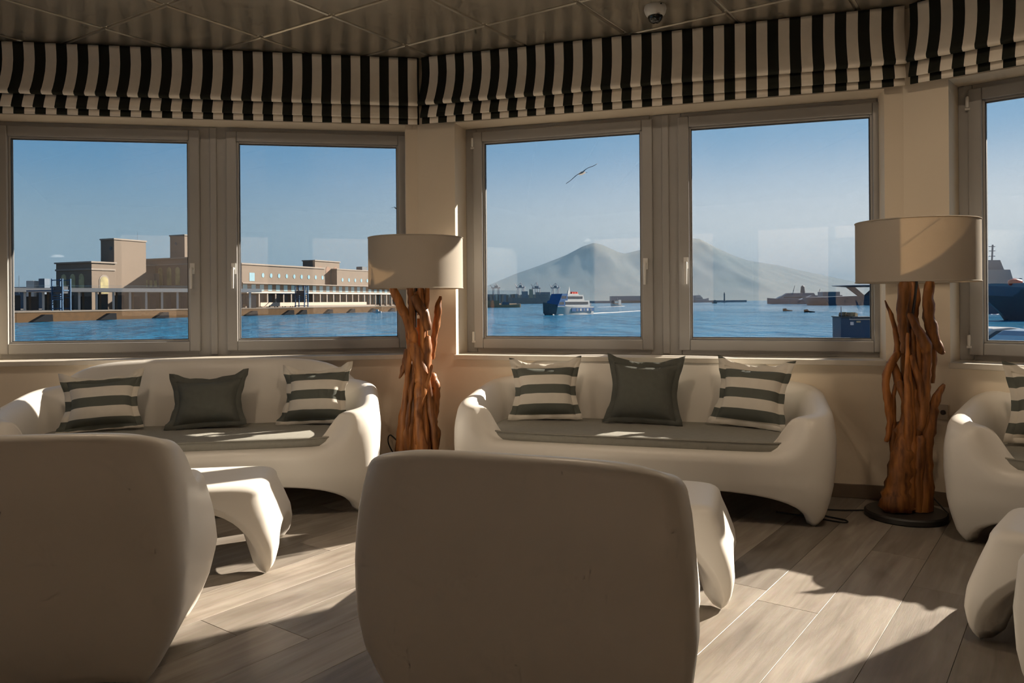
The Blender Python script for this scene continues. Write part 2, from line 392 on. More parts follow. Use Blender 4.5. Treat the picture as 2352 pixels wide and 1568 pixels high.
def make_window(idx, T, o0, o1, panes, mull):
    # panes: list of (s0, s1, hinge_side) glass openings; the fixed frame runs round all of them
    root = empty('window_%d' % idx); tag(root, kind='structure')
    y0, y1 = REV - 0.02, REV + 0.05
    fb = MB(); lap = 0.078 - 0.018; ya, yb_ = y0 + 0.012, y1; zb_, zh_ = Z_SILL + 0.03, Z_HEAD
    edges = [o0] + [q for (a, b_, _) in panes for q in (a - lap, b_ + lap)] + [o1]
    for k in range(0, len(edges), 2): fb.box(edges[k], edges[k + 1], ya, yb_, zb_, zh_, T)
    for (a, b_, _) in panes:
        fb.box(a - lap, b_ + lap, ya, yb_, zb_, GZ0 - lap, T); fb.box(a - lap, b_ + lap, ya, yb_, GZ1 + lap, zh_, T)
    fb.build('window_frame', M_frame, root, bevel=0.004)
    if mull:
        ms = mull[0][0]; MB().box(ms - 0.022, ms + 0.022, ya - 0.012, ya + 0.02, zb_ + 0.005, zh_ - 0.005, T).build('mullion_cover', M_frame, root, bevel=0.006)
    sw = 0.078
    for (a, b_, side) in panes:
        sb = MB(); ring(sb, a - sw, b_ + sw, GZ0 - sw, GZ1 + sw, sw - 0.012, y0 - 0.012, y1 - 0.012, T)
        sash = sb.build('sash', M_frame, root, bevel=0.006)
        gb = MB(); ring(gb, a - 0.013, b_ + 0.013, GZ0 - 0.013, GZ1 + 0.013, 0.013, y0 + 0.006, y1 - 0.02, T); gb.build('glazing_bead', M_frame, sash, bevel=0.003)
        kb = MB(); ring(kb, a - 0.002, b_ + 0.002, GZ0 - 0.002, GZ1 + 0.002, 0.006, y0 + 0.012, y0 + 0.035, T); kb.build('gasket', M_gasket, sash)
        MB().box(a, b_, y0 + 0.022, y0 + 0.026, GZ0, GZ1, T).build('pane', M_glass, sash)
        hs = b_ + sw * 0.42 if side == 'L' else a - sw * 0.42           # handle opposite the hinges
        zc = 1.33
        hb = MB(); hb.box(hs - 0.014, hs + 0.014, y0 - 0.022, y0 - 0.012, zc - 0.035, zc + 0.035, T)
        hb.tube([(hs, y0 - 0.012, zc), (hs, y0 - 0.055, zc), (hs, y0 - 0.062, zc - 0.015), (hs, y0 - 0.06, zc - 0.13)], [0.009, 0.009, 0.010, 0.008], 8, T=T)
        hb.build('handle', M_handle, sash, auto=40)
        he = a - sw if side == 'L' else b_ + sw
        for zz in (GZ0 - sw + 0.05, GZ1 + sw - 0.10):
            g = MB(); g.lathe([(0.008, 0), (0.009, 0.005), (0.009, 0.055), (0.008, 0.06)], 8, (he, y0 - 0.016, zz), T=T); g.box(he - 0.012, he + 0.012, y0 - 0.014, y0 + 0.014, zz - 0.012, zz, T)
            g.build('hinge', M_handle, sash)
    sl = MB(); sl.box(o0 - 0.0, o1 + 0.0, -0.045, REV + 0.01, Z_SILL, Z_SILL + 0.03, T)
    sl.build('sill', M_sill, root, bevel=0.004)
    se = MB(); se.box(o0, o1, REV + 0.05, WT + 0.05, Z_SILL, Z_SILL + 0.03, T); se.build('outer_sill', M_sill, root, bevel=0.004)
    return root

# centre wall
yg = REV + 0.003
TC = wall_T(C1, DC, NC); LEN_C = (C2 - C1).length
oc0, oc1 = s_at(1047, C1, DC, NC, 0), s_at(2034, C1, DC, NC, 0)
pc = [s_at(u, C1, DC, NC, yg) for u in (1117, 1473, 1590, 2000)]
window_wall('center', C1, DC, NC, -0.03, LEN_C + 0.12, oc0, oc1, 2)
make_window(2, TC, oc0, oc1, [(pc[0], pc[1], 'L'), (pc[2], pc[3], 'R')], [((pc[1] + pc[2]) / 2, 0.11)])
# left wall
TL = wall_T(C1, DL, NL)
pl = [s_at(u, C1, DL, NL, yg) for u in (29, 434, 552, 913)]
ol1 = s_at(934, C1, DL, NL, 0); ol0 = pl[0] - 0.17
window_wall('left', C1, DL, NL, -3.42, 0.12, ol0, ol1, 1)
make_window(1, TL, ol0, ol1, [(pl[0], pl[1], 'L'), (pl[2], pl[3], 'R')], [((pl[1] + pl[2]) / 2, 0.11)])
# right wall
TR = wall_T(C2, DR, NR)
or0 = s_at(2182, C2, DR, NR, 0); pr0 = s_at(2267, C2, DR, NR, yg); pr1 = pr0 + 0.72; or1 = pr1 + 0.17
window_wall('right', C2, DR, NR, -0.03, 3.07, or0, or1, 3)
make_window(3, TR, or0, or1, [(pr0, pr1, 'L')], [])
print('C1', C1, 'C2', C2, 'panes', pc, pl, pr0, 'openings', oc0, oc1, ol0, ol1, or0, or1)
# plain walls behind the camera and at the sides
def plain_wall(nm, a, b, holes=(), idx=4):
    d = (b - a).normalized(); n = Vector((d.y, -d.x)); L = (b - a).length
    T = lambda q: (a.x + d.x * q[0] + n.x * q[1], a.y + d.y * q[0] + n.y * q[1], q[2])
    m = MB(); s = -0.1; z0, z1 = 0.85, 2.30
    for h0, h1 in holes:
        m.box(s, h0, 0, 0.3, -0.12, CEIL + 0.2, T); m.box(h0, h1, 0, 0.3, -0.12, z0, T); m.box(h0, h1, 0, 0.3, z1, CEIL + 0.2, T); s = h1
    m.box(s, L + 0.1, 0, 0.3, -0.12, CEIL + 0.2, T)
    tag(m.build('wall_' + nm, M_wall), kind='structure')
    for h0, h1 in holes:  # unseen windows added in the back and left walls to brighten the room
        root = empty('window_%d' % idx); tag(root, kind='structure'); idx += 1
        f = MB(); ring(f, h0, h1, z0, z1, 0.07, 0.12, 0.18, T); f.box((h0 + h1) / 2 - 0.05, (h0 + h1) / 2 + 0.05, 0.12, 0.18, z0 + 0.07, z1 - 0.07, T)
        f.build('window_frame', M_frame, root)
        mid = (h0 + h1) / 2
        for p0, p1 in ((h0 + 0.07, mid - 0.05), (mid + 0.05, h1 - 0.07)):
            MB().box(p0, p1, 0.148, 0.152, z0 + 0.07, z1 - 0.07, T).build('pane', M_glass, root)
plain_wall('back', ROOM[0], ROOM[1], [(0.9, 3.3), (3.9, 6.3)], 5)
# added unseen facade behind the lounge, sunlit to throw warm fill indoors
tag(MB().box(-17, 17, -17.5, -16, -1.4, 13).build('wall_fill_facade', pmat('fill_facade_render', (0.45, 0.32, 0.225), 0.85, var=0.05, scale=0.5)), kind='structure')
plain_wall('side_right', ROOM[1], ROOM[2])
plain_wall('side_left', ROOM[5], ROOM[0], [(0.5, 3.1)], 4)
# roof overhang outside
def eave(idx, T, s0, s1):
    b = MB(); b.box(s0, s1, WT, 0.95, 2.335, 2.60, T)
    tag(b.build('trim_%d' % idx, M_ext), kind='structure')
eave(1, TL, -3.4, 0.0); eave(2, TC, -0.28, LEN_C + 0.28); eave(3, TR, 0.0, 3.0)
# ------------------------------------------------------------------ moulded furniture
def unit_square(N):
    # points round the perimeter of the unit square, denser at the corners
    out = []
    for side in range(4):
        for k in range(N):
            t = -cos(pi * k / N) * 0.55 + (2 * k / N - 1) * 0.45
            out.append([(t, -1), (1, t), (-t, 1), (-1, -t)][side])
    return out
def sup(p, n):
    r = (abs(p[0]) ** n + abs(p[1]) ** n) ** (1.0 / n)
    return p[0] / r, p[1] / r
def shell(a, b, rim, zbot, inset, nexp, seat_z, ins_side, ins_back, ins_front, N=28, rim_w=0.03, rr=0.034, taper=None):
    """moulded seat: outer skin from the feet to the rim, over the rim and down to the seat"""
    Q = unit_square(N); rows = []
    def pos(p, ix, iyf, iyb, n, z):
        x, y = sup(p, n)
        k = 1.0 if taper is None else 1 - taper(z) * (1 - y) / 2
        return (x * (a - ix) * k, y * (b - (iyf + iyb) / 2) + (iyf - iyb) / 2, z)
    vsn = [0, .04, .1, .18, .27, .37, .47, .57, .67, .77, .86, .93, 1.0]
    zb = [zbot(p) for p in Q]; zr = [rim(p) for p in Q]
    rows.append([pos(p, inset(zb[i]) + .07, inset(zb[i]) + .07, inset(zb[i]) + .07, nexp(zb[i]), zb[i] + 0.10) for i, p in enumerate(Q)])
    rows.append([pos(p, inset(zb[i]) + .035, inset(zb[i]) + .035, inset(zb[i]) + .035, nexp(zb[i]), zb[i] + 0.006) for i, p in enumerate(Q)])
    rows.append([pos(p, inset(zb[i]) + .012, inset(zb[i]) + .012, inset(zb[i]) + .012, nexp(zb[i]), zb[i] - 0.0005) for i, p in enumerate(Q)])
    for v in vsn:
        r = []
        for i, p in enumerate(Q):
            z0 = zb[i] + 0.004; zt = zr[i] - rr; z = lerp(z0, zt, v); d = inset(z)
            r.append(pos(p, d, d, d, nexp(z), z))
        rows.append(r)
    for k in range(1, 6):                                   # over the rim
        t = k / 5 * pi / 2; r = []
        for i, p in enumerate(Q):
            zt = zr[i] - rr; d = inset(zt) + rr * (1 - cos(t)); z = zt + rr * sin(t)
            r.append(pos(p, d, d, d, nexp(z) * 0.95, z))
        rows.append(r)
    n_in = 5.5
    for k in range(0, 9):                                   # down the inside
        t = k / 8; r = []
        for i, p in enumerate(Q):
            d0 = inset(zr[i] - rr) + rr + rim_w * 0.35
            h = zr[i] - seat_z; w = sstep(0.02, 0.16, h)
            e = t ** 0.75
            drop = h * lerp(t ** 1.45, 1 - (1 - t) ** 1.6, sstep(.55, 1.0, t))
            if h < 0.05: drop = h * t
            ix = lerp(d0, ins_side, e); iyb = lerp(d0, ins_back, e); iyf = lerp(d0, ins_front, t)
            r.append(pos(p, ix, iyf, iyb, lerp(4.6, n_in, t), zr[i] - drop))
        rows.append(r)
    last = rows[-1]
    for s in (0.8, 0.5, 0.2):
        cx = sum(q[0] for q in last) / len(last); cyy = sum(q[1] for q in last) / len(last)
        rows.append([(cx + (q[0] - cx) * s, cyy + (q[1] - cyy) * s, seat_z) for q in last])
    n = len(Q); m = MB(); vv = [q for r in rows for q in r]
    f = [(i * n + k, i * n + (k + 1) % n, (i + 1) * n + (k + 1) % n, (i + 1) * n + k) for i in range(len(rows) - 1) for k in range(n)]
    f.append(tuple((len(rows) - 1) * n + k for k in range(n))); f.append(tuple(range(n - 1, -1, -1)))
    return m.add(vv, f)

def foot_curve(a, b, hl, hs, wl, ws):
    # height of the lower edge: zero at the four corner feet, arching up between them
    def g(p):
        if abs(p[1]) >= abs(p[0]): return hl * (1 - exp(-(((1 - abs(p[0])) * a / wl) ** 1.02)))
        return hs * (1 - exp(-(((1 - abs(p[1])) * b / ws) ** 1.02)))
    return g
def sofa_mesh():
    a, b = 1.0, 0.43
    def rim(p):
        y = p[1]; side = lerp(0.525, 0.64, (y + 1) / 2)
        if y <= -0.999 or abs(p[1]) > abs(p[0]) and y < 0:
            return lerp(0.356, side, sstep(0.74, 1.02, abs(p[0])) ** 1.1)
        back = side + 0.135 * (1 - abs(p[0]) ** 5) if y > 0.999 else side
        return back
    ins = lambda z: interp([0, .05, .12, .2, .3, .42, .55, .68, .8], [.085, .062, .040, .02, .005, 0, .014, .040, .062], z)
    nx = lambda z: interp([0, .1, .25, .5, .8], [22, 16, 9, 6.0, 5.0], z)
    return shell(a, b, rim, foot_curve(a, b, .165, .155, .17, .13), ins, nx, .345, .19, .23, .05, N=34, rr=0.046)
def chair_mesh():
    a, b = 0.432, 0.40
    def rim(p):
        y = p[1]; side = lerp(0.50, 0.725, sstep(-0.5, 1.05, y))
        if abs(p[1]) > abs(p[0]) and y < 0:
            return lerp(0.356, side, sstep(0.42, 1.0, abs(p[0])))
        return side + 0.025 * (1 - abs(p[0]) ** 4) if y > 0.999 else side
    ins = lambda z: interp([0, .06, .15, .25, .36, .5, .62, .72, .8], [.15, .115, .066, .028, .006, 0, .010, .030, .05], z)
    nx = lambda z: interp([0, .15, .3, .45, .8], [16, 13, 11, 9.5, 9], z)
    return shell(a, b, rim, foot_curve(a, b, .03, .15, .10, .12), ins, nx, .345, .16, .19, .07, N=26, rr=0.026, taper=lambda z: interp([0, .25, .5, .75], [0.02, .12, .32, .38], z))
def table_mesh():
    a, b, zt = 0.52, 0.29, 0.352
    Q = unit_square(30); rows = []
    def fl_(p):
        if abs(p[1]) >= abs(p[0]): return .262 * math.tanh((1 - abs(p[0])) * a / .135)
        return .14 * math.tanh((1 - abs(p[1])) * b / .12)
    ins = lambda z: interp([0, .04, .10, .16, .24, .30, .36], [.030, .012, 0, .006, .032, .055, .07], z)
    nx = lambda z: interp([0, .1, .25, .36], [24, 16, 11, 9], z)
    def pos(p, d, z):
        x, y = sup(p, nx(z)); return (x * (a - d), y * (b - d), z)
    zb = [fl_(p) for p in Q]; rr = 0.04
    rows.append([(sup(p, 6)[0] * (a - .16), sup(p, 6)[1] * (b - .10), zt - .045) for p in Q])
    rows.append([pos(p, ins(zb[i]) + .065, max(zb[i] + .03, .02)) for i, p in enumerate(Q)])
    rows.append([pos(p, ins(zb[i]) + .035, zb[i] + .004) for i, p in enumerate(Q)])
    st = [sstep(.02, .12, z) for z in zb]
    rows.append([pos(p, ins(zb[i]) + .004 + .012 * st[i], zb[i] + .0005) for i, p in enumerate(Q)])
    rows.append([pos(p, ins(zb[i]) + .001 + .012 * st[i], zb[i] + .006 + .016 * st[i]) for i, p in enumerate(Q)])
    for v in (0, .08, .18, .3, .42, .55, .67, .78, .88, .95, 1):
        rows.append([pos(p, ins(lerp(zb[i] + .010 + .016 * st[i], max(zt - rr, zb[i] + .03), v)), lerp(zb[i] + .010 + .016 * st[i], max(zt - rr, zb[i] + .03), v)) for i, p in enumerate(Q)])
    for k in range(1, 7):
        t = k / 6 * pi / 2; d = ins(zt - rr) + rr * 1.3 * (1 - cos(t)); z = zt - rr + rr * sin(t)
        rows.append([pos(p, d, z) for p in Q])
    for s in (0.75, 0.4):
        rows.append([(q[0] * s, q[1] * s, zt) for q in rows[-1 if s == 0.75 else -2]])
    n = len(Q); vv = [q for r in rows for q in r]
    f = [(i * n + k, i * n + (k + 1) % n, (i + 1) * n + (k + 1) % n, (i + 1) * n + k) for i in range(len(rows) - 1) for k in range(n)]
    f.append(tuple((len(rows) - 1) * n + k for k in range(n))); f.append(tuple(range(n - 1, -1, -1)))
    return MB().add(vv, f)

PAD_TOP = 0.405
def pad_mesh():
    pts = []; N = 20
    for p in unit_square(N):
        x, y = sup(p, 7); pts.append((x * 0.80, y * 0.285 - 0.085))
    m = MB(); prof = [(0.0, .348), (0.004, .352), (0.004, PAD_TOP - .01), (0.0, PAD_TOP - .003), (-0.012, PAD_TOP), (-0.10, PAD_TOP + .004)]
    rows = [[(x * (1 + d / .80), (y + .085) * (1 + d / .285) - .085, z) for x, y in pts] for d, z in prof]
    n = len(pts); vv = [q for r in rows for q in r]
    f = [(i * n + k, i * n + (k + 1) % n, (i + 1) * n + (k + 1) % n, (i + 1) * n + k) for i in range(len(rows) - 1) for k in range(n)]
    f.append(tuple((len(rows) - 1) * n + k for k in range(n))); f.append(tuple(range(n - 1, -1, -1)))
    m.add(vv, f); return m
def welt(z, d):
    pts = [(sup(p, 7)[0] * (0.80 + d), sup(p, 7)[1] * (0.285 + d) - 0.085, z) for p in unit_square(20)]
    return pts + [pts[0], pts[1]]
sofa_me = sofa_mesh().mesh('sofa_shell', M_white, smooth=True)
chair_me = chair_mesh().mesh('chair_shell', M_white, smooth=True)
table_me = table_mesh().mesh('table_shell', M_white, smooth=True)
pad_me = pad_mesh().mesh('seat_pad', M_pad, auto=50)
welt_me = MB().tube(welt(PAD_TOP - .006, .004), 0.004, 6, cap=False).mesh('piping', M_pad, smooth=True)

def place(local, world, rz):
    # origin so that a local point lands on a world point after turning by rz
    v = Matrix.Rotation(rz, 2) @ Vector(local[:2]); return (world[0] - v.x, world[1] - v.y, 0)
def make_sofa(local, world, rz, label):
    r = empty('sofa', place(local, world, rz), rz); tag(r, label, 'sofa', 'white moulded sofas along the window walls')
    link('shell', sofa_me, r); p = link('seat_pad', pad_me, r); link('piping', welt_me, p); return r
R_L, R_C, R_R = -A_L, -A_C, -A_R
_wc = on_level(1895, 1215, 0)
sofa_c = make_sofa((0.93, -0.365), _wc, R_C, 'long white moulded plastic sofa under the window that shows the volcano')
_q = on_level(2193, 1243, 0)
sofa_r = make_sofa((-0.93, -0.365), _q, R_R, 'white moulded plastic sofa cut off by the right edge, beside the right lamp')
_x = (873 - 1176) / FPX * 4.43
sofa_l = make_sofa((1.0, 0.0), (_x, 4.43), R_L, 'white moulded plastic sofa under the left window showing the port buildings')

def make_chair(loc, rz, label):
    r = empty('armchair', loc, rz); tag(r, label, 'armchair', 'white moulded armchairs seen from behind')
    link('shell', chair_me, r)
    return r
def make_table(local, world, rz, label):
    r = empty('coffee_table', place(local, world, rz), rz); tag(r, label, 'table', 'low white moulded coffee tables')
    link('table_body', table_me, r); return r
ch_c = make_chair((0.11, 2.10, 0), R_C + pi - 0.04, 'white moulded armchair in the centre foreground with its back to us')
ch_l = make_chair((-1.375, 2.43, 0), pi + 0.15, 'white moulded armchair cut off by the left edge with its back to us')
ch_r = make_chair((1.64, 1.66, 0), pi + 0.5, 'white moulded armchair, only a sliver showing at the lower right edge')
ta_l = make_table((0.50, -0.25), on_level(627, 1315, 0), R_L, 'low white moulded coffee table between the left armchair and left sofa, crossed by a shadow')
ta_c = make_table((0.485, -0.25), on_level(1665, 1400, 0), R_C, 'low white moulded coffee table mostly hidden behind the centre armchair')
ta_r = make_table((-0.485, -0.25), on_level(2240, 1465, 0), R_R, 'low white moulded coffee table at the right edge in front of the right sofa')

# ------------------------------------------------------------------ pillows
DK, LT = (0.14, 0.15, 0.13), (0.80, 0.75, 0.66)
M_pstr = stripe_mat('pillow_stripes', 1, 0.112, DK, LT, phase=0.30, duty=0.48)
def pillow_meshes(w, h, t, mat, seed, ear=0.018, sag=0.024):
    # local: x across, y up the face, z out of the face; a stuffed body and a flat sewn flange round it
    rnd = random.Random(seed); n = 18; V = []; F = []
    ox, oy = rnd.random() * 9, rnd.random() * 9
    def sheet(side):
        base = len(V)
        for j in range(n + 1):
            for i in range(n + 1):
                x, y = 2 * i / n - 1, 2 * j / n - 1
                th_ = (max(0, 1 - abs(x) ** 2.6) * max(0, 1 - abs(y) ** 2.6)) ** 0.55
                pin = 1 - 0.085 * (1 - x * x) * 0 - 0.17 * (1 - abs(y) ** 1.5) * (abs(x) ** 2)     # sides pulled in
                px = x * (w / 2) * pin; py = y * (h / 2) - (sag * (1 - x * x) if y > 0 else -0.012 * (1 - x * x)) * abs(y) ** 2
                wr = 0.007 * noise.noise((x * 3 + ox, y * 3 + oy, seed)) + 0.005 * sin((x * 3 + y) * 9 + ox) * abs(x) ** 4 * (1 - abs(y))
                V.append((px, py, side * (t / 2 * th_ + (wr if th_ > 0.05 else 0))))
        for j in range(n):
            for i in range(n):
                q = [base + j * (n + 1) + i, base + j * (n + 1) + i + 1, base + (j + 1) * (n + 1) + i + 1, base + (j + 1) * (n + 1) + i]
                F.append(tuple(q if side > 0 else q[::-1]))
    sheet(1); sheet(-1)
    body = MB().add(V, F).mesh('pillow_body', mat, smooth=True)
    # flange: ring outside the seam
    V2 = []; F2 = []; per = unit_square(14); m = len(per)
    for k, p in enumerate(per):
        x, y = p; cor = min(abs(x), abs(y)) ** 3
        pin = 1 - 0.17 * (1 - abs(y) ** 1.5) * (abs(x) ** 2)
        px = x * (w / 2) * pin; py = y * (h / 2) - (sag * (1 - x * x) if y > 0 else -0.012 * (1 - x * x)) * abs(y) ** 2
        dx = x * 0.028 * (1 if abs(x) > .999 else 0.6) + (ear * .5 * (1 if x > 0 else -1)) * cor
        dy = y * 0.028 * (1 if abs(y) > .999 else 0.3) + (ear * (1 if y > 0 else .1)) * cor
        wz = 0.010 * sin(k * 1.7 + ox) + (0.02 * cor)
        for s_ in (1, -1):
            V2.append((px * 0.985, py * 0.985, s_ * 0.003)); V2.append((px + dx, py + dy, s_ * 0.002 + wz))
    for k in range(m):
        a, b_ = 4 * k, 4 * ((k + 1) % m)
        F2 += [(a, a + 1, b_ + 1, b_), (a + 2, b_ + 2, b_ + 3, a + 3), (a + 1, a + 3, b_ + 3, b_ + 1)]
    fl2 = MB().add(V2, F2); bm_ = fl2.mesh('flange', mat, smooth=True)
    return body, bm_
def make_pillow(sofa, lx, label, mat, seed, w=0.36, h=0.31, t=0.14, yaw=0.0, roll=0.0, lean=0.36, ly=0.075):
    body, flg = pillow_meshes(w, h, t, mat, seed)
    r = empty('throw_pillow'); tag(r, label, 'pillow', 'throw pillows on the sofas')
    link('pillow_body', body, r); link('flange', flg, r)
    rz = sofa.rotation_euler.z
    M = Matrix.Translation(sofa.location) @ Matrix.Rotation(rz, 4, 'Z') @ Matrix.Translation((lx, ly, PAD_TOP + 0.028 + h / 2 * cos(lean))) @ Matrix.Rotation(yaw, 4, 'Z') @ Matrix.Rotation(pi / 2 - lean, 4, 'X') @ Matrix.Rotation(roll, 4, 'Z')
    r.matrix_world = M
    return r
make_pillow(sofa_l, -0.52, 'green and cream striped pillow catching sunlight at the left end of the left sofa', M_pstr, 1, yaw=0.12, roll=0.05, w=0.36, h=0.27)
make_pillow(sofa_l, 0.04, 'plain dark grey pillow in the middle of the left sofa', M_dark, 2, roll=0.05, w=0.36, h=0.27, lean=0.5)
make_pillow(sofa_l, 0.63, 'green and cream striped pillow in shade at the right end of the left sofa', M_pstr, 3, yaw=-0.35, roll=0.06, w=0.36, h=0.29)
make_pillow(sofa_c, -0.56, 'green and cream striped pillow at the left end of the centre sofa', M_pstr, 4, yaw=0.15, roll=0.03)
make_pillow(sofa_c, 0.02, 'plain dark olive green pillow in the middle of the centre sofa', M_dark, 5, w=0.37, h=0.33, roll=-0.02)
make_pillow(sofa_c, 0.60, 'green and cream striped pillow turned at the right end of the centre sofa', M_pstr, 6, yaw=-0.35, roll=-0.03, w=0.36, h=0.32)
make_pillow(sofa_r, -0.60, 'green and cream striped pillow on the right-hand sofa, cut by the frame', M_pstr, 7, yaw=0.3, roll=-0.04, w=0.36, h=0.33)

# ------------------------------------------------------------------ roman blinds
BD, BL = (0.022, 0.024, 0.019), (0.95, 0.87, 0.75)
def make_blind(C, d, n, s0, s1, label, phase, per, ztop=CEIL - 0.012):
    # profile in (out, z): out is towards the wall; cloth hangs 0.1 m inside the wall and bellies into the room
    root = empty('roman_blind', (C.x, C.y, 0), atan2(d.y, d.x)); tag(root, label, 'blind', 'striped roman blinds above the windows')
    mat = stripe_mat('blind_stripes', 0, per, BD, BL, phase)
    n_s = max(10, int((s1 - s0) / 0.06)); L = s1 - s0
    y = -0.085
    H = ztop - 2.245                                 # drop of the whole blind
    def cloth(prof, seed, th_=0.004):
        m = MB(); k = len(prof); rows = []
        for i in range(n_s + 1):
            s = s0 + L * i / n_s
            end = min(i, n_s - i) / n_s
            for (o, z) in prof:
                wv = 0.006 * noise.noise((s * 1.7, z * 4, seed)) + 0.004 * noise.noise((s * 5, z * 3, seed + 3))
                zz = z + 0.004 * noise.noise((s * 1.1, seed, z)) * (1 if z < ztop - .01 else 0)
                rows.append((s, o + wv, zz))
        nv = len(rows)
        f = [(i * k + j, (i + 1) * k + j, (i + 1) * k + j + 1, i * k + j + 1) for i in range(n_s) for j in range(k - 1)]
        m.add(rows, f)
        return m
    pz = ztop - H * 0.745
    prof1 = [(y, ztop), (y + .002, ztop - .02), (y + .008, ztop - H * .12), (y + .012, ztop - H * .25), (y + .002, ztop - H * .40), (y - .022, ztop - H * .55), (y - .046, ztop - H * .66), (y - .062, pz + .014), (y - .060, pz + .002), (y - .045, pz - .004), (y - .01, pz + .004), (y + .01, pz + .03)]
    o1 = cloth(prof1, 1).build('cloth', mat, root, smooth=True)
    z2 = ztop - H * 0.925
    o2 = cloth([(y + .012, pz + .03), (y + .002, pz - .005), (y - .014, (pz + z2) / 2), (y - .026, z2 + .006), (y - .022, z2), (y + .01, z2 + .012)], 2).build('lower_fold', mat, root, smooth=True)
    o3 = cloth([(y + .012, z2 + .02), (y + .008, z2 - .01), (y + .006, ztop - H), (y + .012, ztop - H - .001), (y + .014, z2)], 3).build('hem', mat, root, smooth=True)
    for o in (o1, o2, o3):
        md = o.modifiers.new('cloth', 'SOLIDIFY'); md.thickness = 0.002; md.offset = 0
    MB().box(s0 + .005, s1 - .005, y + 0.022, y + 0.06, ztop - 0.035, ztop).build('head_rail', M_frame, root)
    rd = MB(); rd.tube([(s0 + .01, y - .02, pz + .012), (s1 - .01, y - .02, pz + .012)], 0.004, 6); rd.build('rod', M_frame, root)
    return root
def s_in(u, C, d, n): return s_at(u, C, d, n, -0.09)
make_blind(C1, DL, NL, -3.15, s_in(966, C1, DL, NL), 'black and cream striped roman blind over the left window', 0.031, 0.11935)
make_blind(C1, DC, NC, s_in(971, C1, DC, NC), s_in(2083, C1, DC, NC), 'black and cream striped roman blind over the centre window', 0.476, 0.11718)
make_blind(C2, DR, NR, s_in(2093, C2, DR, NR), 2.6, 'black and cream striped roman blind cut by the right edge', 0.628, 0.1098)

# ------------------------------------------------------------------ driftwood floor lamps
M_wood = bpy.data.materials.new('driftwood'); M_wood.use_nodes = True
def _wood():
    N, L = M_wood.node_tree.nodes, M_wood.node_tree.links; b = N['Principled BSDF']
    tc = N.new('ShaderNodeTexCoord'); mp = N.new('ShaderNodeMapping'); mp.inputs['Scale'].default_value = (14, 14, 1.6); L.new(tc.outputs['Object'], mp.inputs[0])
    oi = N.new('ShaderNodeObjectInfo')
    n1 = N.new('ShaderNodeTexNoise'); n1.inputs['Scale'].default_value = 3; n1.inputs['Detail'].default_value = 6; L.new(mp.outputs[0], n1.inputs['Vector'])
    ra = N.new('ShaderNodeValToRGB'); L.new(n1.outputs['Fac'], ra.inputs[0])
    e = ra.color_ramp.elements; e[0].position = 0.3; e[0].color = (0.10, 0.03, 0.008, 1); e[1].position = 0.72; e[1].color = (0.44, 0.17, 0.04, 1)
    hv = N.new('ShaderNodeHueSaturation'); L.new(ra.outputs[0], hv.inputs['Color']); L.new(fmath(N, L, 'MULTIPLY_ADD', oi.outputs['Random'], 0.5, 0.75), hv.inputs['Value'])
    L.new(hv.outputs[0], b.inputs['Base Color']); b.inputs['Roughness'].default_value = 0.5
    bp = N.new('ShaderNodeBump'); bp.inputs['Strength'].default_value = 0.5; bp.inputs['Distance'].default_value = 0.006; L.new(n1.outputs['Fac'], bp.inputs['Height']); L.new(bp.outputs[0], b.inputs['Normal'])
_wood()
M_shade = bpy.data.materials.new('lamp_shade_fabric'); M_shade.use_nodes = True
def _shade():
    N, L = M_shade.node_tree.nodes, M_shade.node_tree.links; N.clear()
    o = N.new('ShaderNodeOutputMaterial'); d = N.new('ShaderNodeBsdfDiffuse'); t = N.new('ShaderNodeBsdfTranslucent'); m = N.new('ShaderNodeMixShader')
    tc = N.new('ShaderNodeTexCoord'); nz = N.new('ShaderNodeTexNoise'); nz.inputs['Scale'].default_value = 300; L.new(tc.outputs['Object'], nz.inputs['Vector'])
    mx = N.new('ShaderNodeMixRGB'); mx.inputs[1].default_value = (0.50, 0.455, 0.395, 1); mx.inputs[2].default_value = (0.44, 0.40, 0.345, 1); L.new(nz.outputs['Fac'], mx.inputs[0])
    L.new(mx.outputs[0], d.inputs['Color']); t.inputs['Color'].default_value = (0.75, 0.60, 0.42, 1); m.inputs[0].default_value = 0.24
    L.new(d.outputs[0], m.inputs[1]); L.new(t.outputs[0], m.inputs[2]); L.new(m.outputs[0], o.inputs['Surface'])
_shade()
M_bulb = pmat('bulb_glass', (0.85, 0.83, 0.78), 0.2)
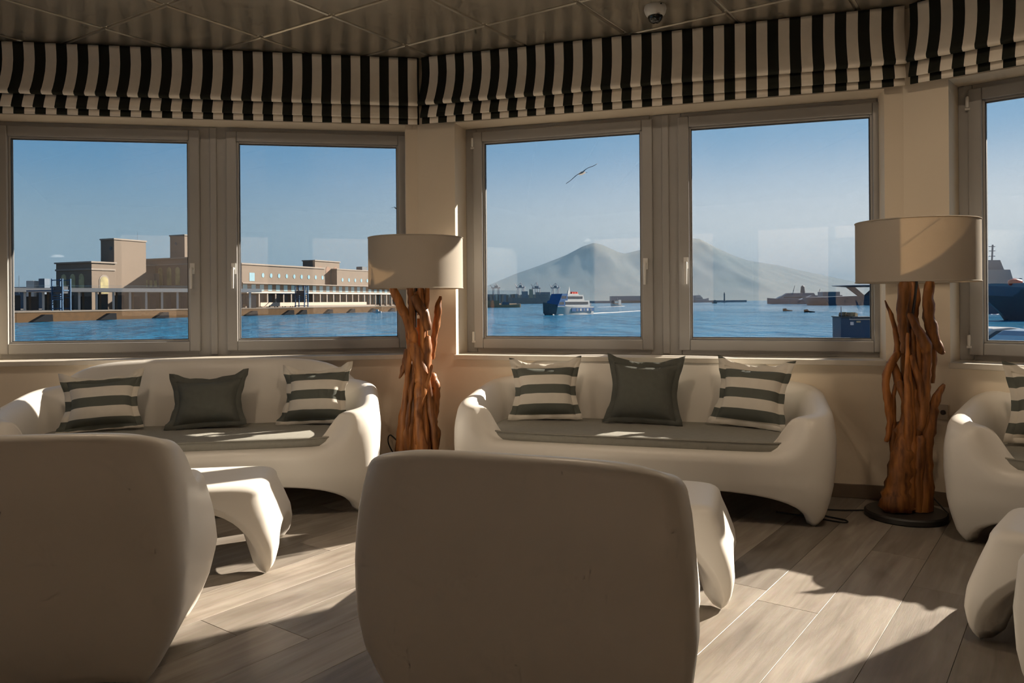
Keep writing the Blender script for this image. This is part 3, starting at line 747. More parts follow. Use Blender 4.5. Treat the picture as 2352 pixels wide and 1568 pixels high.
def make_lamp(u_sh, Y, u_base, org, scale, branches, label, seed, dx_sh=0.0):
    sh = at(u_sh, 600, Y); bx = at(u_base, 1000, Y)
    root = empty('driftwood_lamp', (bx.x, Y, 0)); tag(root, label, 'floor lamp', 'driftwood floor lamps')
    c = Vector((bx.x, Y, 0)); px = Y / FPX
    MB().lathe([(0.0, 0.0), (0.186, 0.0), (0.192, 0.006), (0.192, 0.026), (0.184, 0.034), (0.0, 0.034)], 40).build('base_plate', M_basep, root, auto=40)
    rnd = random.Random(seed)
    branches = list(branches)
    zc, xs_ = [], [p[0] for br in branches for p in br if p[0] != 'z' and p[1] > 1000]
    x_lo, x_hi = min(xs_), max(xs_); y_hi = max(p[1] for br in branches for p in br if p[0] != 'z')
    for k in range(9):                                  # further strands bundled round the trunk
        x0 = lerp(x_lo, x_hi, (k + .5) / 9); xc = (x_lo + x_hi) / 2; n_ = 6; ya = y_hi * (0.16 + .12 * rnd.random()) if k % 2 else y_hi * (.35 + .15 * rnd.random())
        ph_ = rnd.random() * 6; st = [('z', (-.055 if k % 3 else .05) + .02 * rnd.random())]
        for j in range(n_ + 1):
            tt = j / n_; yy = lerp(ya, y_hi, tt); wd_ = lerp(.55, 1.0, tt)
            st.append((xc + (x0 - xc) * wd_ + (x_hi - x_lo) * .10 * sin(ph_ + tt * 5), yy, lerp(11, 24, tt) * (1 + .25 * sin(ph_ + tt * 9))))
        branches.append(st)
    for i, br in enumerate(branches):
        dep = (rnd.random() - .5) * 0.11; pts = []
        if br[0][0] == 'z': dep = br[0][1]; br = br[1:]
        for (x, y, r) in br:
            p = at(org[0] + x / scale, org[1] + y / scale, Y)
            pts.append([p.x - c.x, dep + 0.018 * noise.noise((p.x * 9, p.z * 7, i)), max(p.z, 0.03), max(1.18 * r / scale * px, 0.004)])
        pts = smooth_line(pts, 4)
        for k, q in enumerate(pts):
            q[0] += 0.006 * noise.noise((q[2] * 22, i * 3.1, 0)); q[1] += 0.008 * noise.noise((q[2] * 20, i * 3.1, 5)); q[3] *= 1 + 0.22 * noise.noise((q[2] * 26, i * 7.7, 9))
        pts[0][3] *= 0.75; pts[-1][3] *= 0.8
        MB().tube([q[:3] for q in pts], [q[3] for q in pts], 9, flat=0.62 + 0.3 * rnd.random(), wob=0.10, seed=i).build('branch', M_wood, root, auto=55)
    sx = sh.x - c.x + dx_sh; z0, z1, r = 1.185, 1.487, 0.283
    shd = MB().lathe([(r, z0), (r, z1), (r - 0.003, z1), (r - 0.003, z0)], 64, (sx, 0, 0), close=True).build('lamp_shade', M_shade, root, auto=40)
    for z in (z0, z1):
        tr = MB(); tr.tube([(sx + (r + .0005) * cos(2 * pi * k / 48), (r + .0005) * sin(2 * pi * k / 48), z) for k in range(50)], 0.003, 6, cap=False); tr.build('rim', M_shade, shd, smooth=True)
    sp = MB()
    for k in range(3):
        a = 2 * pi * k / 3 + .4; sp.tube([(sx, 0, z1 - .05), (sx + (r - .003) * cos(a), (r - .003) * sin(a), z1 - .01)], 0.0025, 6)
    sp.build('spider', M_metal, root)
    MB().tube([(sx * .5, 0, 0.95), (sx, 0, z0 - .02), (sx, 0, z1 - .05)], 0.006, 8).build('rod', M_black, root)
    MB().lathe([(0.004, 0), (0.018, .002), (0.018, .05), (0.012, .055)], 14, (sx, 0, z0 + .05)).build('socket', M_black, root, auto=40)
    MB().lathe([(0.008, 0), (0.014, .01), (0.028, .04), (0.03, .06), (0.022, .082), (0.0, .09)], 16, (sx, 0, z0 + .105)).build('bulb', M_bulb, root, smooth=True)
    return root
BR_R = [
 [(350,15,34),(340,150,27),(335,260,24),(345,350,24),(350,430,20)],
 [(260,125,3),(290,210,10),(315,290,13),(335,380,15),(330,450,17)],
 [(340,430,20),(290,505,22),(265,590,19),(273,700,20),(285,800,20),(283,880,15),(266,955,12)],
 [('z',-.05),(345,200,14),(380,270,20),(410,330,26),(440,400,28),(440,520,25),(435,650,26),(425,760,26),(402,870,22)],
 [('z',.05),(428,15,26),(430,120,30),(415,230,32),(400,340,30),(420,470,34),(430,620,36),(420,800,38)],
 [('z',-.03),(470,15,22),(468,150,28),(478,260,30),(500,350,26),(540,418,15),(562,426,4)],
 [('z',.03),(518,15,18),(508,110,15),(500,200,24),(520,300,24),(525,420,25),(520,520,22),(515,610,20)],
 [('z',-.06),(345,440,12),(375,520,17),(400,600,18),(408,700,18)],
 [('z',-.02),(300,590,16),(350,680,28),(370,760,34),(352,880,44),(335,1000,54),(315,1120,66),(300,1250,80),(295,1330,86)],
 [('z',-.03),(562,610,10),(522,680,22),(492,760,28),(468,880,30),(456,1000,31),(456,1150,32),(465,1340,36)],
 [('z',-.05),(405,900,22),(402,1000,28),(400,1150,22),(402,1340,22)],
 [('z',.05),(380,850,60),(390,1000,70),(390,1150,70),(385,1340,80)],
 [(310,460,10),(330,560,22),(350,640,20)],
]
BR_L = [
 [('z',-.04),(168,415,12),(195,490,24),(235,570,24),(265,640,26),(295,720,30),(312,790,28),(302,860,26)],
 [(258,410,12),(285,480,16),(300,560,28),(312,630,30)],
 [(330,470,38),(345,500,44),(350,540,32)],
 [(350,410,13),(355,470,15)],
 [('z',-.05),(312,500,24),(355,570,30),(390,640,28),(410,720,21)],

 [('z',.03),(478,503,8),(465,570,17),(455,650,21),(440,740,19),(430,820,17),(425,910,17)],
 [(338,650,22),(330,740,24),(326,810,22)],
 [('z',-.03),(405,755,18),(395,830,30),(390,920,33),(386,1010,33)],
 [('z',-.06),(300,800,22),(335,870,34),(360,960,36),(370,1040,36),(360,1120,32),(350,1210,28)],
 [(208,1037,5),(238,970,17),(265,900,22),(280,850,20)],
 [('z',-.07),(435,938,8),(410,1030,13),(380,1110,17),(350,1180,20),(345,1280,22),(360,1400,28),(375,1520,32),(378,1690,34)],
 [('z',.02),(420,1000,24),(432,1060,28),(452,1085,22),(445,1150,24),(440,1250,24),(432,1330,24),(450,1400,26),(440,1520,26),(440,1690,30)],
 [('z',-.01),(265,840,20),(280,960,28),(300,1060,28),(315,1160,28),(300,1290,36),(278,1400,42),(262,1520,48),(250,1690,60)],
 [(250,1138,13),(265,1180,17),(257,1260,13),(247,1350,14),(242,1450,16),(236,1600,18)],
 [('z',.04),(385,1000,26),(398,1100,30),(402,1250,34),(405,1400,36),(400,1520,38),(400,1690,44)],
 [('z',.05),(320,800,34),(330,1000,48),(330,1200,58),(330,1400,64),(330,1690,80)],
]
lamp_r = make_lamp(2105, 3.90, 2079, (1940, 640), 2.529, BR_R, 'driftwood floor lamp with white drum shade at the right, beside the centre sofa', 3)
lamp_l = make_lamp(955, 4.66, 956, (840, 500), 2.8, BR_L, 'driftwood floor lamp with white drum shade between the left and centre sofas', 8)
# flexes
def cable(lamp, pts, r=0.004):
    o = MB().tube(smooth_line(pts, 6), r, 6).build('cord', M_black, lamp, smooth=True)
    return o
b_ = lamp_r.location
cable(lamp_r, [(-.10, .10, .01), (-.25, .12, .004), (-.42, .14, .004), (-.40, .02, .004), (-.33, -.06, .004), (-.36, -.10, .004), (-.48, .0, .004), (-.62, .10, .004)])
cable(lamp_r, [(.10, .05, .01), (.22, .02, .004), (.24, .10, .02), (.20, .16, .10), (.185, .20, .28)])
cable(lamp_l, [(-.10, .0, .25), (-.16, .02, .30), (-.17, .03, .24), (-.10, .06, .10), (-.06, .05, .03)])

# wall socket behind the right lamp
_s = s_at(2148, C2, DR, NR, 0); _z = at(2148, 945, hit(2148, NR, KR).y).z
ws = empty('wall_socket', (C2.x + DR.x * _s, C2.y + DR.y * _s, _z), -A_R); tag(ws, 'small beige wall socket plate behind the right driftwood lamp', 'socket')
MB().box(-.06, .06, -.012, 0, -.04, .04).build('plate', pmat('socket_plate', (0.55, 0.47, 0.36), 0.5), ws, bevel=0.003)
for k in (-1, 0, 1): MB().lathe([(0.0, 0), (0.013, 0), (0.013, .002), (0.0, .002)], 12, (0, 0, 0), T=lambda q, k=k: (q[0] + k * .036, -.012 - q[2], q[1])).build('outlet', pmat('socket_dark', (0.10, 0.085, 0.07), 0.5), ws)

# ------------------------------------------------------------------ dome camera on the ceiling
_c = at(1505, 14, 1.0); _k = (CEIL - 0.004 - EYE) / (_c.z - EYE)
dc = empty('security_camera', (_c.x * _k, _k, CEIL - 0.004)); tag(dc, 'white dome security camera hanging from the dark ceiling', 'camera')
MB().lathe([(0.0, 0), (0.056, 0), (0.058, -.004), (0.060, -.018), (0.056, -.034), (0.048, -.050), (0.042, -.056), (0.036, -.054), (0.0, -.054)], 32).build('housing', M_chalk, dc, auto=40)
M_dome = pmat('smoked_dome', (0.015, 0.016, 0.016), 0.08, coat=0.6)
MB().lathe([(0.041, -.050), (0.040, -.062), (0.035, -.076), (0.025, -.087), (0.012, -.092), (0.0, -.093)], 28).build('dome', M_dome, dc, smooth=True)
MB().lathe([(0.0, 0), (0.012, 0), (0.012, .014), (0.0, .014)], 14, T=lambda q: (q[0] + .004, -.034 - q[2], -.070 + q[1])).build('lens', M_black, dc)
MB().lathe([(0.0, 0), (0.004, 0), (0.004, .002), (0.0, .002)], 8, T=lambda q: (q[0] + .02, -.056 - q[2], -.008 + q[1])).build('screw', M_black, dc)

def clearance(o, n, k):
    me = o.children[0].data; R = Matrix.Rotation(o.rotation_euler.z, 2); 
    print(o.name, 'clearance', k - max((R @ Vector(v.co[:2]) + Vector(o.location[:2])).dot(n) for v in me.vertices))
clearance(sofa_c, NC, WC0); clearance(sofa_l, NL, KL); clearance(sofa_r, NR, KR)


# ------------------------------------------------------------------ added ceiling fill lights, out of view, brightening the seating group
M_opal = bpy.data.materials.new('fill_light_diffuser'); M_opal.use_nodes = True
_b = M_opal.node_tree.nodes['Principled BSDF']; _b.inputs['Base Color'].default_value = (0.85, 0.82, 0.76, 1)
_b.inputs['Emission Color'].default_value = (1.0, 0.78, 0.56, 1); _b.inputs['Emission Strength'].default_value = FILL_LIGHT
for x, y in ((-1.9, 3.0), (0.0, 3.0), (1.7, 2.75)):
    r = empty('fill_light', (x, y, CEIL - 0.004)); tag(r, 'round fill light added to the ceiling above the seating group', 'fill_light', 'added ceiling fill lights')
    MB().lathe([(0.092, 0), (0.118, 0), (0.118, -.006), (0.110, -.012), (0.092, -.012)], 28, close=True).build('trim_ring', M_chalk, r, auto=40)
    MB().lathe([(0.0, -.001), (0.092, -.001), (0.092, -.004), (0.0, -.004)], 28).build('diffuser', M_opal, r)
# ------------------------------------------------------------------ outdoors: harbour, pier, ships, volcano
SEA = EYE - 6.0; QUAY = EYE - 2.5
M_water = bpy.data.materials.new('harbour_water'); M_water.use_nodes = True
def _water():
    N, L = M_water.node_tree.nodes, M_water.node_tree.links; b = N['Principled BSDF']
    b.inputs['Base Color'].default_value = (0.012, 0.105, 0.20, 1); b.inputs['Roughness'].default_value = 0.12; b.inputs['IOR'].default_value = 1.33
    tc = N.new('ShaderNodeTexCoord')
    def nz(sc_, st, det):
        mp = N.new('ShaderNodeMapping'); mp.inputs['Scale'].default_value = st; L.new(tc.outputs['Object'], mp.inputs[0])
        n = N.new('ShaderNodeTexNoise'); n.inputs['Scale'].default_value = sc_; n.inputs['Detail'].default_value = det; n.inputs['Roughness'].default_value = 0.6; L.new(mp.outputs[0], n.inputs['Vector']); return n.outputs['Fac']
    a, c = nz(0.16, (1, 1, 1), 5), nz(0.03, (1, 0.5, 1), 4)
    pa = nz(0.006, (1, 0.35, 1), 3)                                  # wind patches: calmer and rougher lanes
    h = fmath(N, L, 'ADD', fmath(N, L, 'MULTIPLY', a, fmath(N, L, 'MULTIPLY_ADD', pa, 4.0, -1.2)), fmath(N, L, 'MULTIPLY', c, 2.5))
    bp = N.new('ShaderNodeBump'); bp.inputs['Strength'].default_value = 1.0; bp.inputs['Distance'].default_value = 4.0
    L.new(h, bp.inputs['Height']); L.new(bp.outputs[0], b.inputs['Normal'])
_water()
sea = MB().add([(-30000, -40, SEA), (30000, -40, SEA), (30000, 40000, SEA), (-30000, 40000, SEA)], [(0, 1, 2, 3)]).build('sea', M_water)
tag(sea, 'rippled blue harbour water beyond the windows', 'water', kind='stuff')

M_stone = pmat('quay_stone', (0.085, 0.048, 0.022), 0.9, scale=0.5, col2=(0.035, 0.024, 0.015), stretch=(1, 1, 2.0), spec=0.1)
M_asph = pmat('quay_top', (0.099, 0.081, 0.062), 0.9, var=0.15, scale=0.2)
M_sand = pmat('sand_render', (0.146, 0.112, 0.084), 0.85, var=0.05, scale=0.15)
M_sand2 = pmat('pale_trim', (0.211, 0.177, 0.146), 0.8, var=0.04, scale=0.2)
M_fascia = pmat('white_fascia', (0.409, 0.384, 0.353), 0.6, var=0.03, scale=0.2)
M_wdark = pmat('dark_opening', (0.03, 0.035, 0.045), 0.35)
M_wglass = pmat('blue_pane', (0.22, 0.36, 0.42), 0.15, var=0.1, scale=0.3)
M_warch = pmat('arched_pane', (0.50, 0.42, 0.20), 0.4, col2=(0.05, 0.055, 0.03), scale=0.35)  # warm glow of lit interiors painted into the pane colour
M_brown = pmat('brown_recess', (0.16, 0.075, 0.04), 0.6)
M_blue = pmat('blue_steel', (0.004, 0.055, 0.13), 0.45, var=0.1, scale=0.5)
M_rubber = pmat('black_rubber', (0.006, 0.007, 0.009), 0.9, spec=0.1)
M_swhite = pmat('ship_white', (0.409, 0.403, 0.391), 0.35, var=0.03, scale=0.3)
M_sblue = pmat('ship_blue', (0.02, 0.08, 0.20), 0.35, var=0.1, scale=0.3)
M_sgrey = pmat('ship_grey', (0.075, 0.105, 0.145), 0.5, var=0.08, scale=0.3)
M_sdark = pmat('ship_dark_grey', (0.045, 0.06, 0.075), 0.5, var=0.1, scale=0.3)
M_slight = pmat('ship_pale_grey', (0.13, 0.165, 0.20), 0.5, var=0.05, scale=0.3)
M_sred = pmat('ship_red', (0.55, 0.07, 0.04), 0.5)
M_foam = pmat('foam', (0.310, 0.322, 0.329), 0.7)
M_crane = pmat('crane_paint', (0.26, 0.22, 0.24), 0.6, var=0.15, scale=0.1)
M_tan = pmat('tan_boat', (0.28, 0.19, 0.11), 0.6, var=0.1, scale=0.3)

def qp(u, v):                                        # a point on the water surface
    p = on_level(u, v, SEA); return Vector((p.x, p.y))
EQ = Vector((sin(radians(24.5)), cos(radians(24.5)))); MQ = Vector((EQ.y, -EQ.x))   # along and across the pier
quay_pts = [(-225, 170), (-173, 270), (-152, 350), (-137, 376), (-118, 416), (-83, 532), (-58, 640), (-27, 845), (6, 1040), (-60, 1120), (-420, 900), (-420, 170)]
qs = MB().prism(quay_pts, SEA - 4, QUAY, 0)
q_ob = qs.build('pier_quay', [M_stone]); tag(q_ob, 'long stone quay of the passenger pier across the water', 'quay')
cap = MB().prism([(x + (0.25 if i < 9 else 0), y) for i, (x, y) in enumerate(quay_pts)], QUAY, QUAY + 0.35).build('coping', M_asph, q_ob)
# rubber fenders along the quay face
def along(poly, k):
    tot = 0
    for i in range(len(poly) - 1):
        a, b = Vector(poly[i]), Vector(poly[i + 1]); l = (b - a).length
        if k <= tot + l: return a + (b - a) * ((k - tot) / l), (b - a).normalized()
        tot += l
    return Vector(poly[-1]), (Vector(poly[-1]) - Vector(poly[-2])).normalized()
fen = MB()
fen.add([(-5.5, 0, 0), (4.5, 0, 0), (4.5, -2.6, 0), (-5.5, -2.2, 0), (1.0, 0, 3.0), (4.5, 0, 3.0), (4.5, -2.4, 3.0), (1.0, -2.2, 3.0)], [(0, 1, 2, 3), (4, 7, 6, 5), (0, 4, 5, 1), (1, 5, 6, 2), (2, 6, 7, 3), (3, 7, 4, 0)])
fen_me = fen.mesh('fender', M_rubber)
def u_of(p): return 1176 + FPX * p.x / p.y
def quay_at_u(u):
    best = None; k = 0
    while k < 1050:
        p, d = along(quay_pts[:9], k)
        if best is None or abs(u_of(p) - u) < best[0]: best = (abs(u_of(p) - u), p, d)
        k += 1.0
    return best[1], best[2]
for i, (u, w) in enumerate(((88, 'near the left edge of the view'), (240, 'below the tower'), (365, 'right of the tower'), (573, 'at the left mullion'), (660, 'left of the second blue gantry'), (690, 'under the second blue gantry'), (750, 'right of the second blue gantry'), (802, 'under the far arcade'), (852, 'left of the lamp shade foot'), (897, 'furthest right beside the driftwood lamp'))):
    p, d = quay_at_u(u); f = link('rubber_fender', fen_me, None); f.location = (p.x, p.y, SEA + 0.1); f.rotation_euler = (0, 0, atan2(d.y, d.x)); 
    s_ = 0.85 if u < 500 else 0.8; f.scale = (s_, s_, s_)
    tag(f, 'black wedge of fenders on the pier quay, ' + w, 'fender', 'fenders along the pier')

def bbox(m, o, e0, e1, m0, m1, z0, z1):
    # block in pier axes from origin o: e along the pier, m across towards the water
    T = lambda q: (o.x + EQ.x * q[0] + MQ.x * q[1], o.y + EQ.y * q[0] + MQ.y * q[1], q[2])
    return m.box(e0, e1, m0, m1, z0, z1, T)
def TQ(o): return lambda q: (o.x + EQ.x * q[0] + MQ.x * q[1], o.y + EQ.y * q[0] + MQ.y * q[1], q[2])
def arch_poly(w, h, n=8):
    r = w / 2; return [(-r, 0), (r, 0)] + [(r * cos(pi * k / n), h - r + r * sin(pi * k / n)) for k in range(n + 1)]
def arch_win(o, side, c, z, w, h, mat, parent, d=0.12, nm='window'):
    # an arched panel set on an end face (side 'e', facing -e) or a long face (side 'm', facing +m)
    T = TQ(o)
    if side == 'e': TT = lambda q: T((-q[2], c[1] + q[0], z + q[1]))
    else: TT = lambda q: T((c[0] + q[0], c[1] + q[2], z + q[1]))
    return MB().prism(arch_poly(w, h), -0.3, d, T=TT).build(nm, mat, parent)
def rect_win(o, side, c, z0, z1, w, mat, parent, d=0.10, nm='window'):
    m = MB()
    if side == 'e': bbox(m, o, -d, 0.3, c[1] - w / 2, c[1] + w / 2, z0, z1)
    else: bbox(m, o, c[0] - w / 2, c[0] + w / 2, c[1] - 0.3, c[1] + d, z0, z1)
    return m.build(nm, mat, parent)
def block(o, le, lm, z0, z1, parent, mat=None, cornice=0.6, nm='wall'):
    w = bbox(MB(), o, 0, le, -lm, 0, z0, z1).build(nm, mat or M_sand, parent)
    if cornice:
        c = MB(); bbox(c, o, -cornice, le + cornice, -lm - cornice, cornice, z1, z1 + 0.7); c.build('cornice', M_sand2, parent)
    return w
def zat(u, v, Y): return at(u, v, Y).z
def P2(u, Y): return Vector(((u - 1176) / FPX * Y, Y))

# port terminal, near wing with two towers
b1 = empty('terminal_building', (P2(211, 362).x, 362, QUAY)); tag(b1, 'sand coloured terminal block with three arched windows, left of the square tower', 'building')
def child_fix(root):
    # children were made in world coordinates: keep them there
    for c in root.children: c.matrix_parent_inverse = Matrix.Translation(-root.location)
o = P2(211, 362); zt = zat(211, 603, 362)
block(o, 12.5, 25, QUAY, zt, b1); bb_ = MB(); bbox(bb_, o, -.35, 12.5, -25.35, .35, zt - 3.4, zt - 2.6); bb_.build('moulding', M_sand2, b1)
for c in (-19.5, -13.2, -7.0): arch_win(o, 'e', (0, c), zt - 13.2, 3.6, 8.2, M_warch, b1)
arch_win(o, 'm', (6.5, 0), zt - 14.5, 5.2, 9.0, M_sand2, b1, nm='arch_surround'); arch_win(o, 'm', (6.5, 0), zt - 14.5, 4.2, 8.2, M_warch, b1, d=0.2)
child_fix(b1)
b2 = empty('terminal_tower', (P2(263, 380).x, 380, QUAY)); tag(b2, 'tall square windowless tower rising behind the left terminal block', 'tower')
o = P2(263, 380); zt = zat(263, 550, 380); block(o, 18.5, 9.5, QUAY, zt, b2, cornice=0.35)
em = TQ(o); MB().lathe([(0, 0), (.9, 0), (.9, .12), (0, .12)], 12, T=lambda q: em((-q[2] - .02, -2.2 + q[0], zt - 4.2 + q[1]))).build('emblem', M_wdark, b2)
MB().tube([em((16, -3, zt)), em((16, -3, zt + 5))], 0.06, 5).build('aerial', M_sdark, b2)
child_fix(b2)
b3 = empty('terminal_link', (P2(262, 390).x, 390, QUAY)); tag(b3, 'lower linking wing with a row of tall windows between tower and right block', 'building')
o = P2(262, 390); zt = zat(262, 607, 390); block(o, 30, 14, QUAY, zt, b3, cornice=0.4)
o3 = P2(262, 385); w3 = MB(); bbox(w3, o3, 3.0, 26, -2, 1.5, QUAY, zat(300, 624, 385)); w3.build('front_wing', M_sand, b3)
for k in range(6): rect_win(o3, 'm', (9 + 2.9 * k, 1.5), zat(300, 657, 385), zat(300, 641, 385), 1.6, M_warch, b3)
child_fix(b3)
b4 = empty('terminal_building', (P2(490, 396).x, 396, QUAY)); tag(b4, 'sand coloured terminal block with three tall arches, half behind the left mullion', 'building')
o = P2(490, 396); zt = zat(490, 591, 396); block(o, 12, 49, QUAY, zt, b4); bb_ = MB(); bbox(bb_, o, -.35, 12, -49.35, .35, zt - 3.3, zt - 2.5); bb_.build('moulding', M_sand2, b4)
for c in (-37.5, -31.0, -24.8): arch_win(o, 'e', (0, c), zt - 13.6, 3.2, 9.4, M_warch, b4)
child_fix(b4)
b5 = empty('terminal_tower', (P2(425, 425).x, 425, QUAY)); tag(b5, 'second tall square tower cut off by the left mullion', 'tower')
o = P2(425, 425); zt = zat(425, 541, 425); block(o, 18, 11, QUAY, zt, b5, cornice=0.35); em = TQ(o)
MB().lathe([(0, 0), (.9, 0), (.9, .12), (0, .12)], 12, T=lambda q: em((-q[2] - .02, -6.5 + q[0], zt - 4.2 + q[1]))).build('emblem', M_wdark, b5)
child_fix(b5)

# promenade arcade in front: flat white roof on columns
def arcade(A, B, depth, z0, z1, ncol, label, colw=0.9, back=True):
    A, B = Vector(A), Vector(B); d = (B - A).normalized(); n = Vector((-d.y, d.x)); L = (B - A).length
    T = lambda q: (A.x + d.x * q[0] + n.x * q[1], A.y + d.y * q[0] + n.y * q[1], q[2])
    r = empty('arcade', (A.x, A.y, QUAY)); tag(r, label, 'arcade')
    MB().box(-1, L + 1, -1.2, depth, z0, z1, T).build('roof', M_fascia, r)
    rl = MB(); rl.box(-1, L + 1, -1.0, -0.9, z1 + 1.0, z1 + 1.08, T); rl.box(-1, L + 1, -1.0, -0.9, z1 + .5, z1 + .55, T); rl.build('railing', M_wglass, r)
    for k in range(ncol):
        s = L * (k + .35) / ncol
        MB().box(s - colw / 2, s + colw / 2, 0, colw, QUAY, z0, T).build('column', M_fascia, r)
        if back: MB().box(s - colw / 2 + 2.4, s + colw / 2 + 2.4, depth - colw - 1, depth - 1, QUAY, z0, T).build('column', M_sand, r)
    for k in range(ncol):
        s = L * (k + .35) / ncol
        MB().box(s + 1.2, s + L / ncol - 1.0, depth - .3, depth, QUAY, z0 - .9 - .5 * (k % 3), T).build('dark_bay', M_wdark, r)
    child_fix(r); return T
arcade((-222, 322), (-128, 391), 9, zat(235, 670.5, 350), zat(235, 661.5, 350), 17, 'white roofed arcade on square columns along the near part of the pier')

# far wing: long facade with round windows
fw = P2(556, 442); ztop = zat(556, 607, 442); zled = zat(560, 648.5, 442); zbal = zat(560, 669, 436)
f1 = empty('terminal_wing', (fw.x, fw.y, QUAY)); tag(f1, 'long sand coloured terminal wing with a row of round windows', 'building')
bbox(MB(), fw, 0, 74, -14, 0, zled, ztop).build('upper_wall', M_sand, f1)
bbox(MB(), fw, -.5, 74.5, -14, .5, ztop, ztop + .9).build('cornice', M_sand2, f1)
bbox(MB(), fw, -.6, 190, -14, 1.4, zled - .5, zled).build('ledge', M_sand2, f1)
bbox(MB(), fw, 0, 190, -14, -2.5, QUAY, zled - .5).build('lower_wall', M_sand, f1)
rect_win(fw, 'm', (8.0, 0), zled + 1, ztop - 4.5, 4.2, M_wglass, f1)
T1 = TQ(fw)
for k in range(9):
    MB().lathe([(0, 0), (1.05, 0), (1.05, .14), (0, .14)], 12, T=lambda q, k=k: T1((17 + 6.9 * k + q[0], q[2], zled + 4.6 + q[1] * 1.3))).build('round_window', M_wglass, f1)
for k in range(27):
    s = 5.0 + 6.9 * k
    rect_win(fw, 'm', (s, -2.5), zled - 4.6, zled - .9, 3.4, M_wglass, f1)
bbox(MB(), fw, -2, 190, -3, 5.5, zbal - .9, zbal).build('balcony_roof', M_fascia, f1)
rl = MB(); bbox(rl, fw, -2, 190, 5.3, 5.4, zbal + 1.0, zbal + 1.1); rl.build('railing', M_fascia, f1)
for k in range(27):
    s = 1.0 + 6.9 * k
    m = MB(); bbox(m, fw, s, s + .9, 4.2, 5.1, QUAY, zbal - .9); m.build('column', M_sand2, f1)
    rect_win(fw, 'm', (s + 3.9, -2.5), QUAY + 2.2, zbal - 1.6, 3.6, M_wdark if k < 17 else M_wglass, f1)
m = MB(); bbox(m, fw, 6, 110, 8.0, 8.15, QUAY + .9, QUAY + 3.2); m.build('fence', pmat('wire_fence', (0.42, 0.34, 0.27), 0.7), f1)
m = MB(); bbox(m, fw, 34, 118, 9, 9.6, QUAY, QUAY + 1.3); m.build('parapet', M_sand2, f1)
child_fix(f1)
f2 = empty('terminal_pavilion', (P2(724, 512).x, 512, QUAY)); tag(f2, 'raised pavilion with three tall arches above the round-windowed wing', 'building')
o = P2(724, 506); zt = zat(724, 599, 506); block(o, 26, 10, QUAY, zt, f2, cornice=0.5)
for k in range(3): arch_win(o, 'm', (5.5 + 8.0 * k, 0), zt - 17, 4.6, 13.8, M_brown, f2)
child_fix(f2)
f3 = empty('terminal_wing', (P2(783, 522).x, 522, QUAY)); tag(f3, 'far lower terminal wing reaching behind the left lamp shade', 'building')
o = fw + EQ * 86 + MQ * 1.2; zt = zat(790, 620, 527); block(o, 100, 12, zled, zt, f3, cornice=0.3)
for k in range(9):
    T3 = TQ(o); MB().lathe([(0, 0), (1.0, 0), (1.0, .14), (0, .14)], 12, T=lambda q, k=k: T3((6 + 7.2 * k + q[0], q[2], zled + 3.6 + q[1] * 1.3))).build('round_window', M_wglass, f3)
m = MB(); bbox(m, o, 33, 39, -8, -3, zt + .7, zt + 3.4); m.build('roof_hut', M_sdark, f3)
child_fix(f3)

# blue boarding gantries
def gantry(u, Y, zt, label, k=1.0):
    p = P2(u, Y); r = empty('boarding_gantry', (p.x, p.y, QUAY), -radians(15)); tag(r, label, 'gantry', 'blue boarding gantries')
    W, H = 5.2 * k, zt - QUAY
    for sx in (-1, 1):
        for sy in (-1, 1): MB().box(sx * W / 2 - .25, sx * W / 2 + .25, sy * 2 - .25, sy * 2 + .25, 0, H).build('post', M_blue, r)
    for z in (1.2, 5.6, 6.6, H * .62, H - .6):
        for sy in (-1, 1): MB().box(-W / 2, W / 2, sy * 2 - .15, sy * 2 + .15, z - .18, z + .18).build('beam', M_blue, r)
    MB().box(-W / 2 + .3, W / 2 - .3, -1.7, 1.7, 7.3, 10.2).build('cabin', M_wdark, r)
    MB().box(-W / 2 - 14 * k, W / 2, -1.3, 1.3, H * .62, H * .62 + .5).build('walkway', M_blue, r)
    rl = MB(); rl.box(-W / 2 - 14 * k, W / 2, -1.35, -1.25, H * .62 + 1.3, H * .62 + 1.4); rl.build('railing', M_blue, r)
    MB().box(-W / 2 - .4, W / 2 + .4, -2.2, -1.9, 4.6, 5.0).build('sign_beam', M_blue, r)
gantry(141, 318, zat(141, 640, 318), 'blue steel boarding gantry on the pier in front of the left terminal block')
gantry(693, 462, zat(693, 656, 462), 'blue steel boarding gantry on the pier in front of the far wing', 1.15)

# lamp posts, container stacks and a ship far left beyond the arcade
tw = empty('ship_superstructure', (P2(85, 520).x, 520, QUAY)); tag(tw, 'white funnel and bridge of a ship showing over the arcade at far left', 'ship')
MB().box(-4, 1, -5, 5, 0, zat(80, 645, 520) - QUAY).build('bridge', M_swhite, tw); MB().box(3, 7, -3, 3, 0, zat(80, 640, 520) - QUAY).build('funnel', M_sgrey, tw)
MB().tube([(-12, 0, 0), (-12, 0, zat(70, 632, 520) - QUAY)], .15, 5).build('mast', M_sgrey, tw)
bk = MB(); bk.box(-30, 20, 5, 9, 0, zat(60, 655, 520) - QUAY - 1); bk.build('hull', M_sgrey, tw)

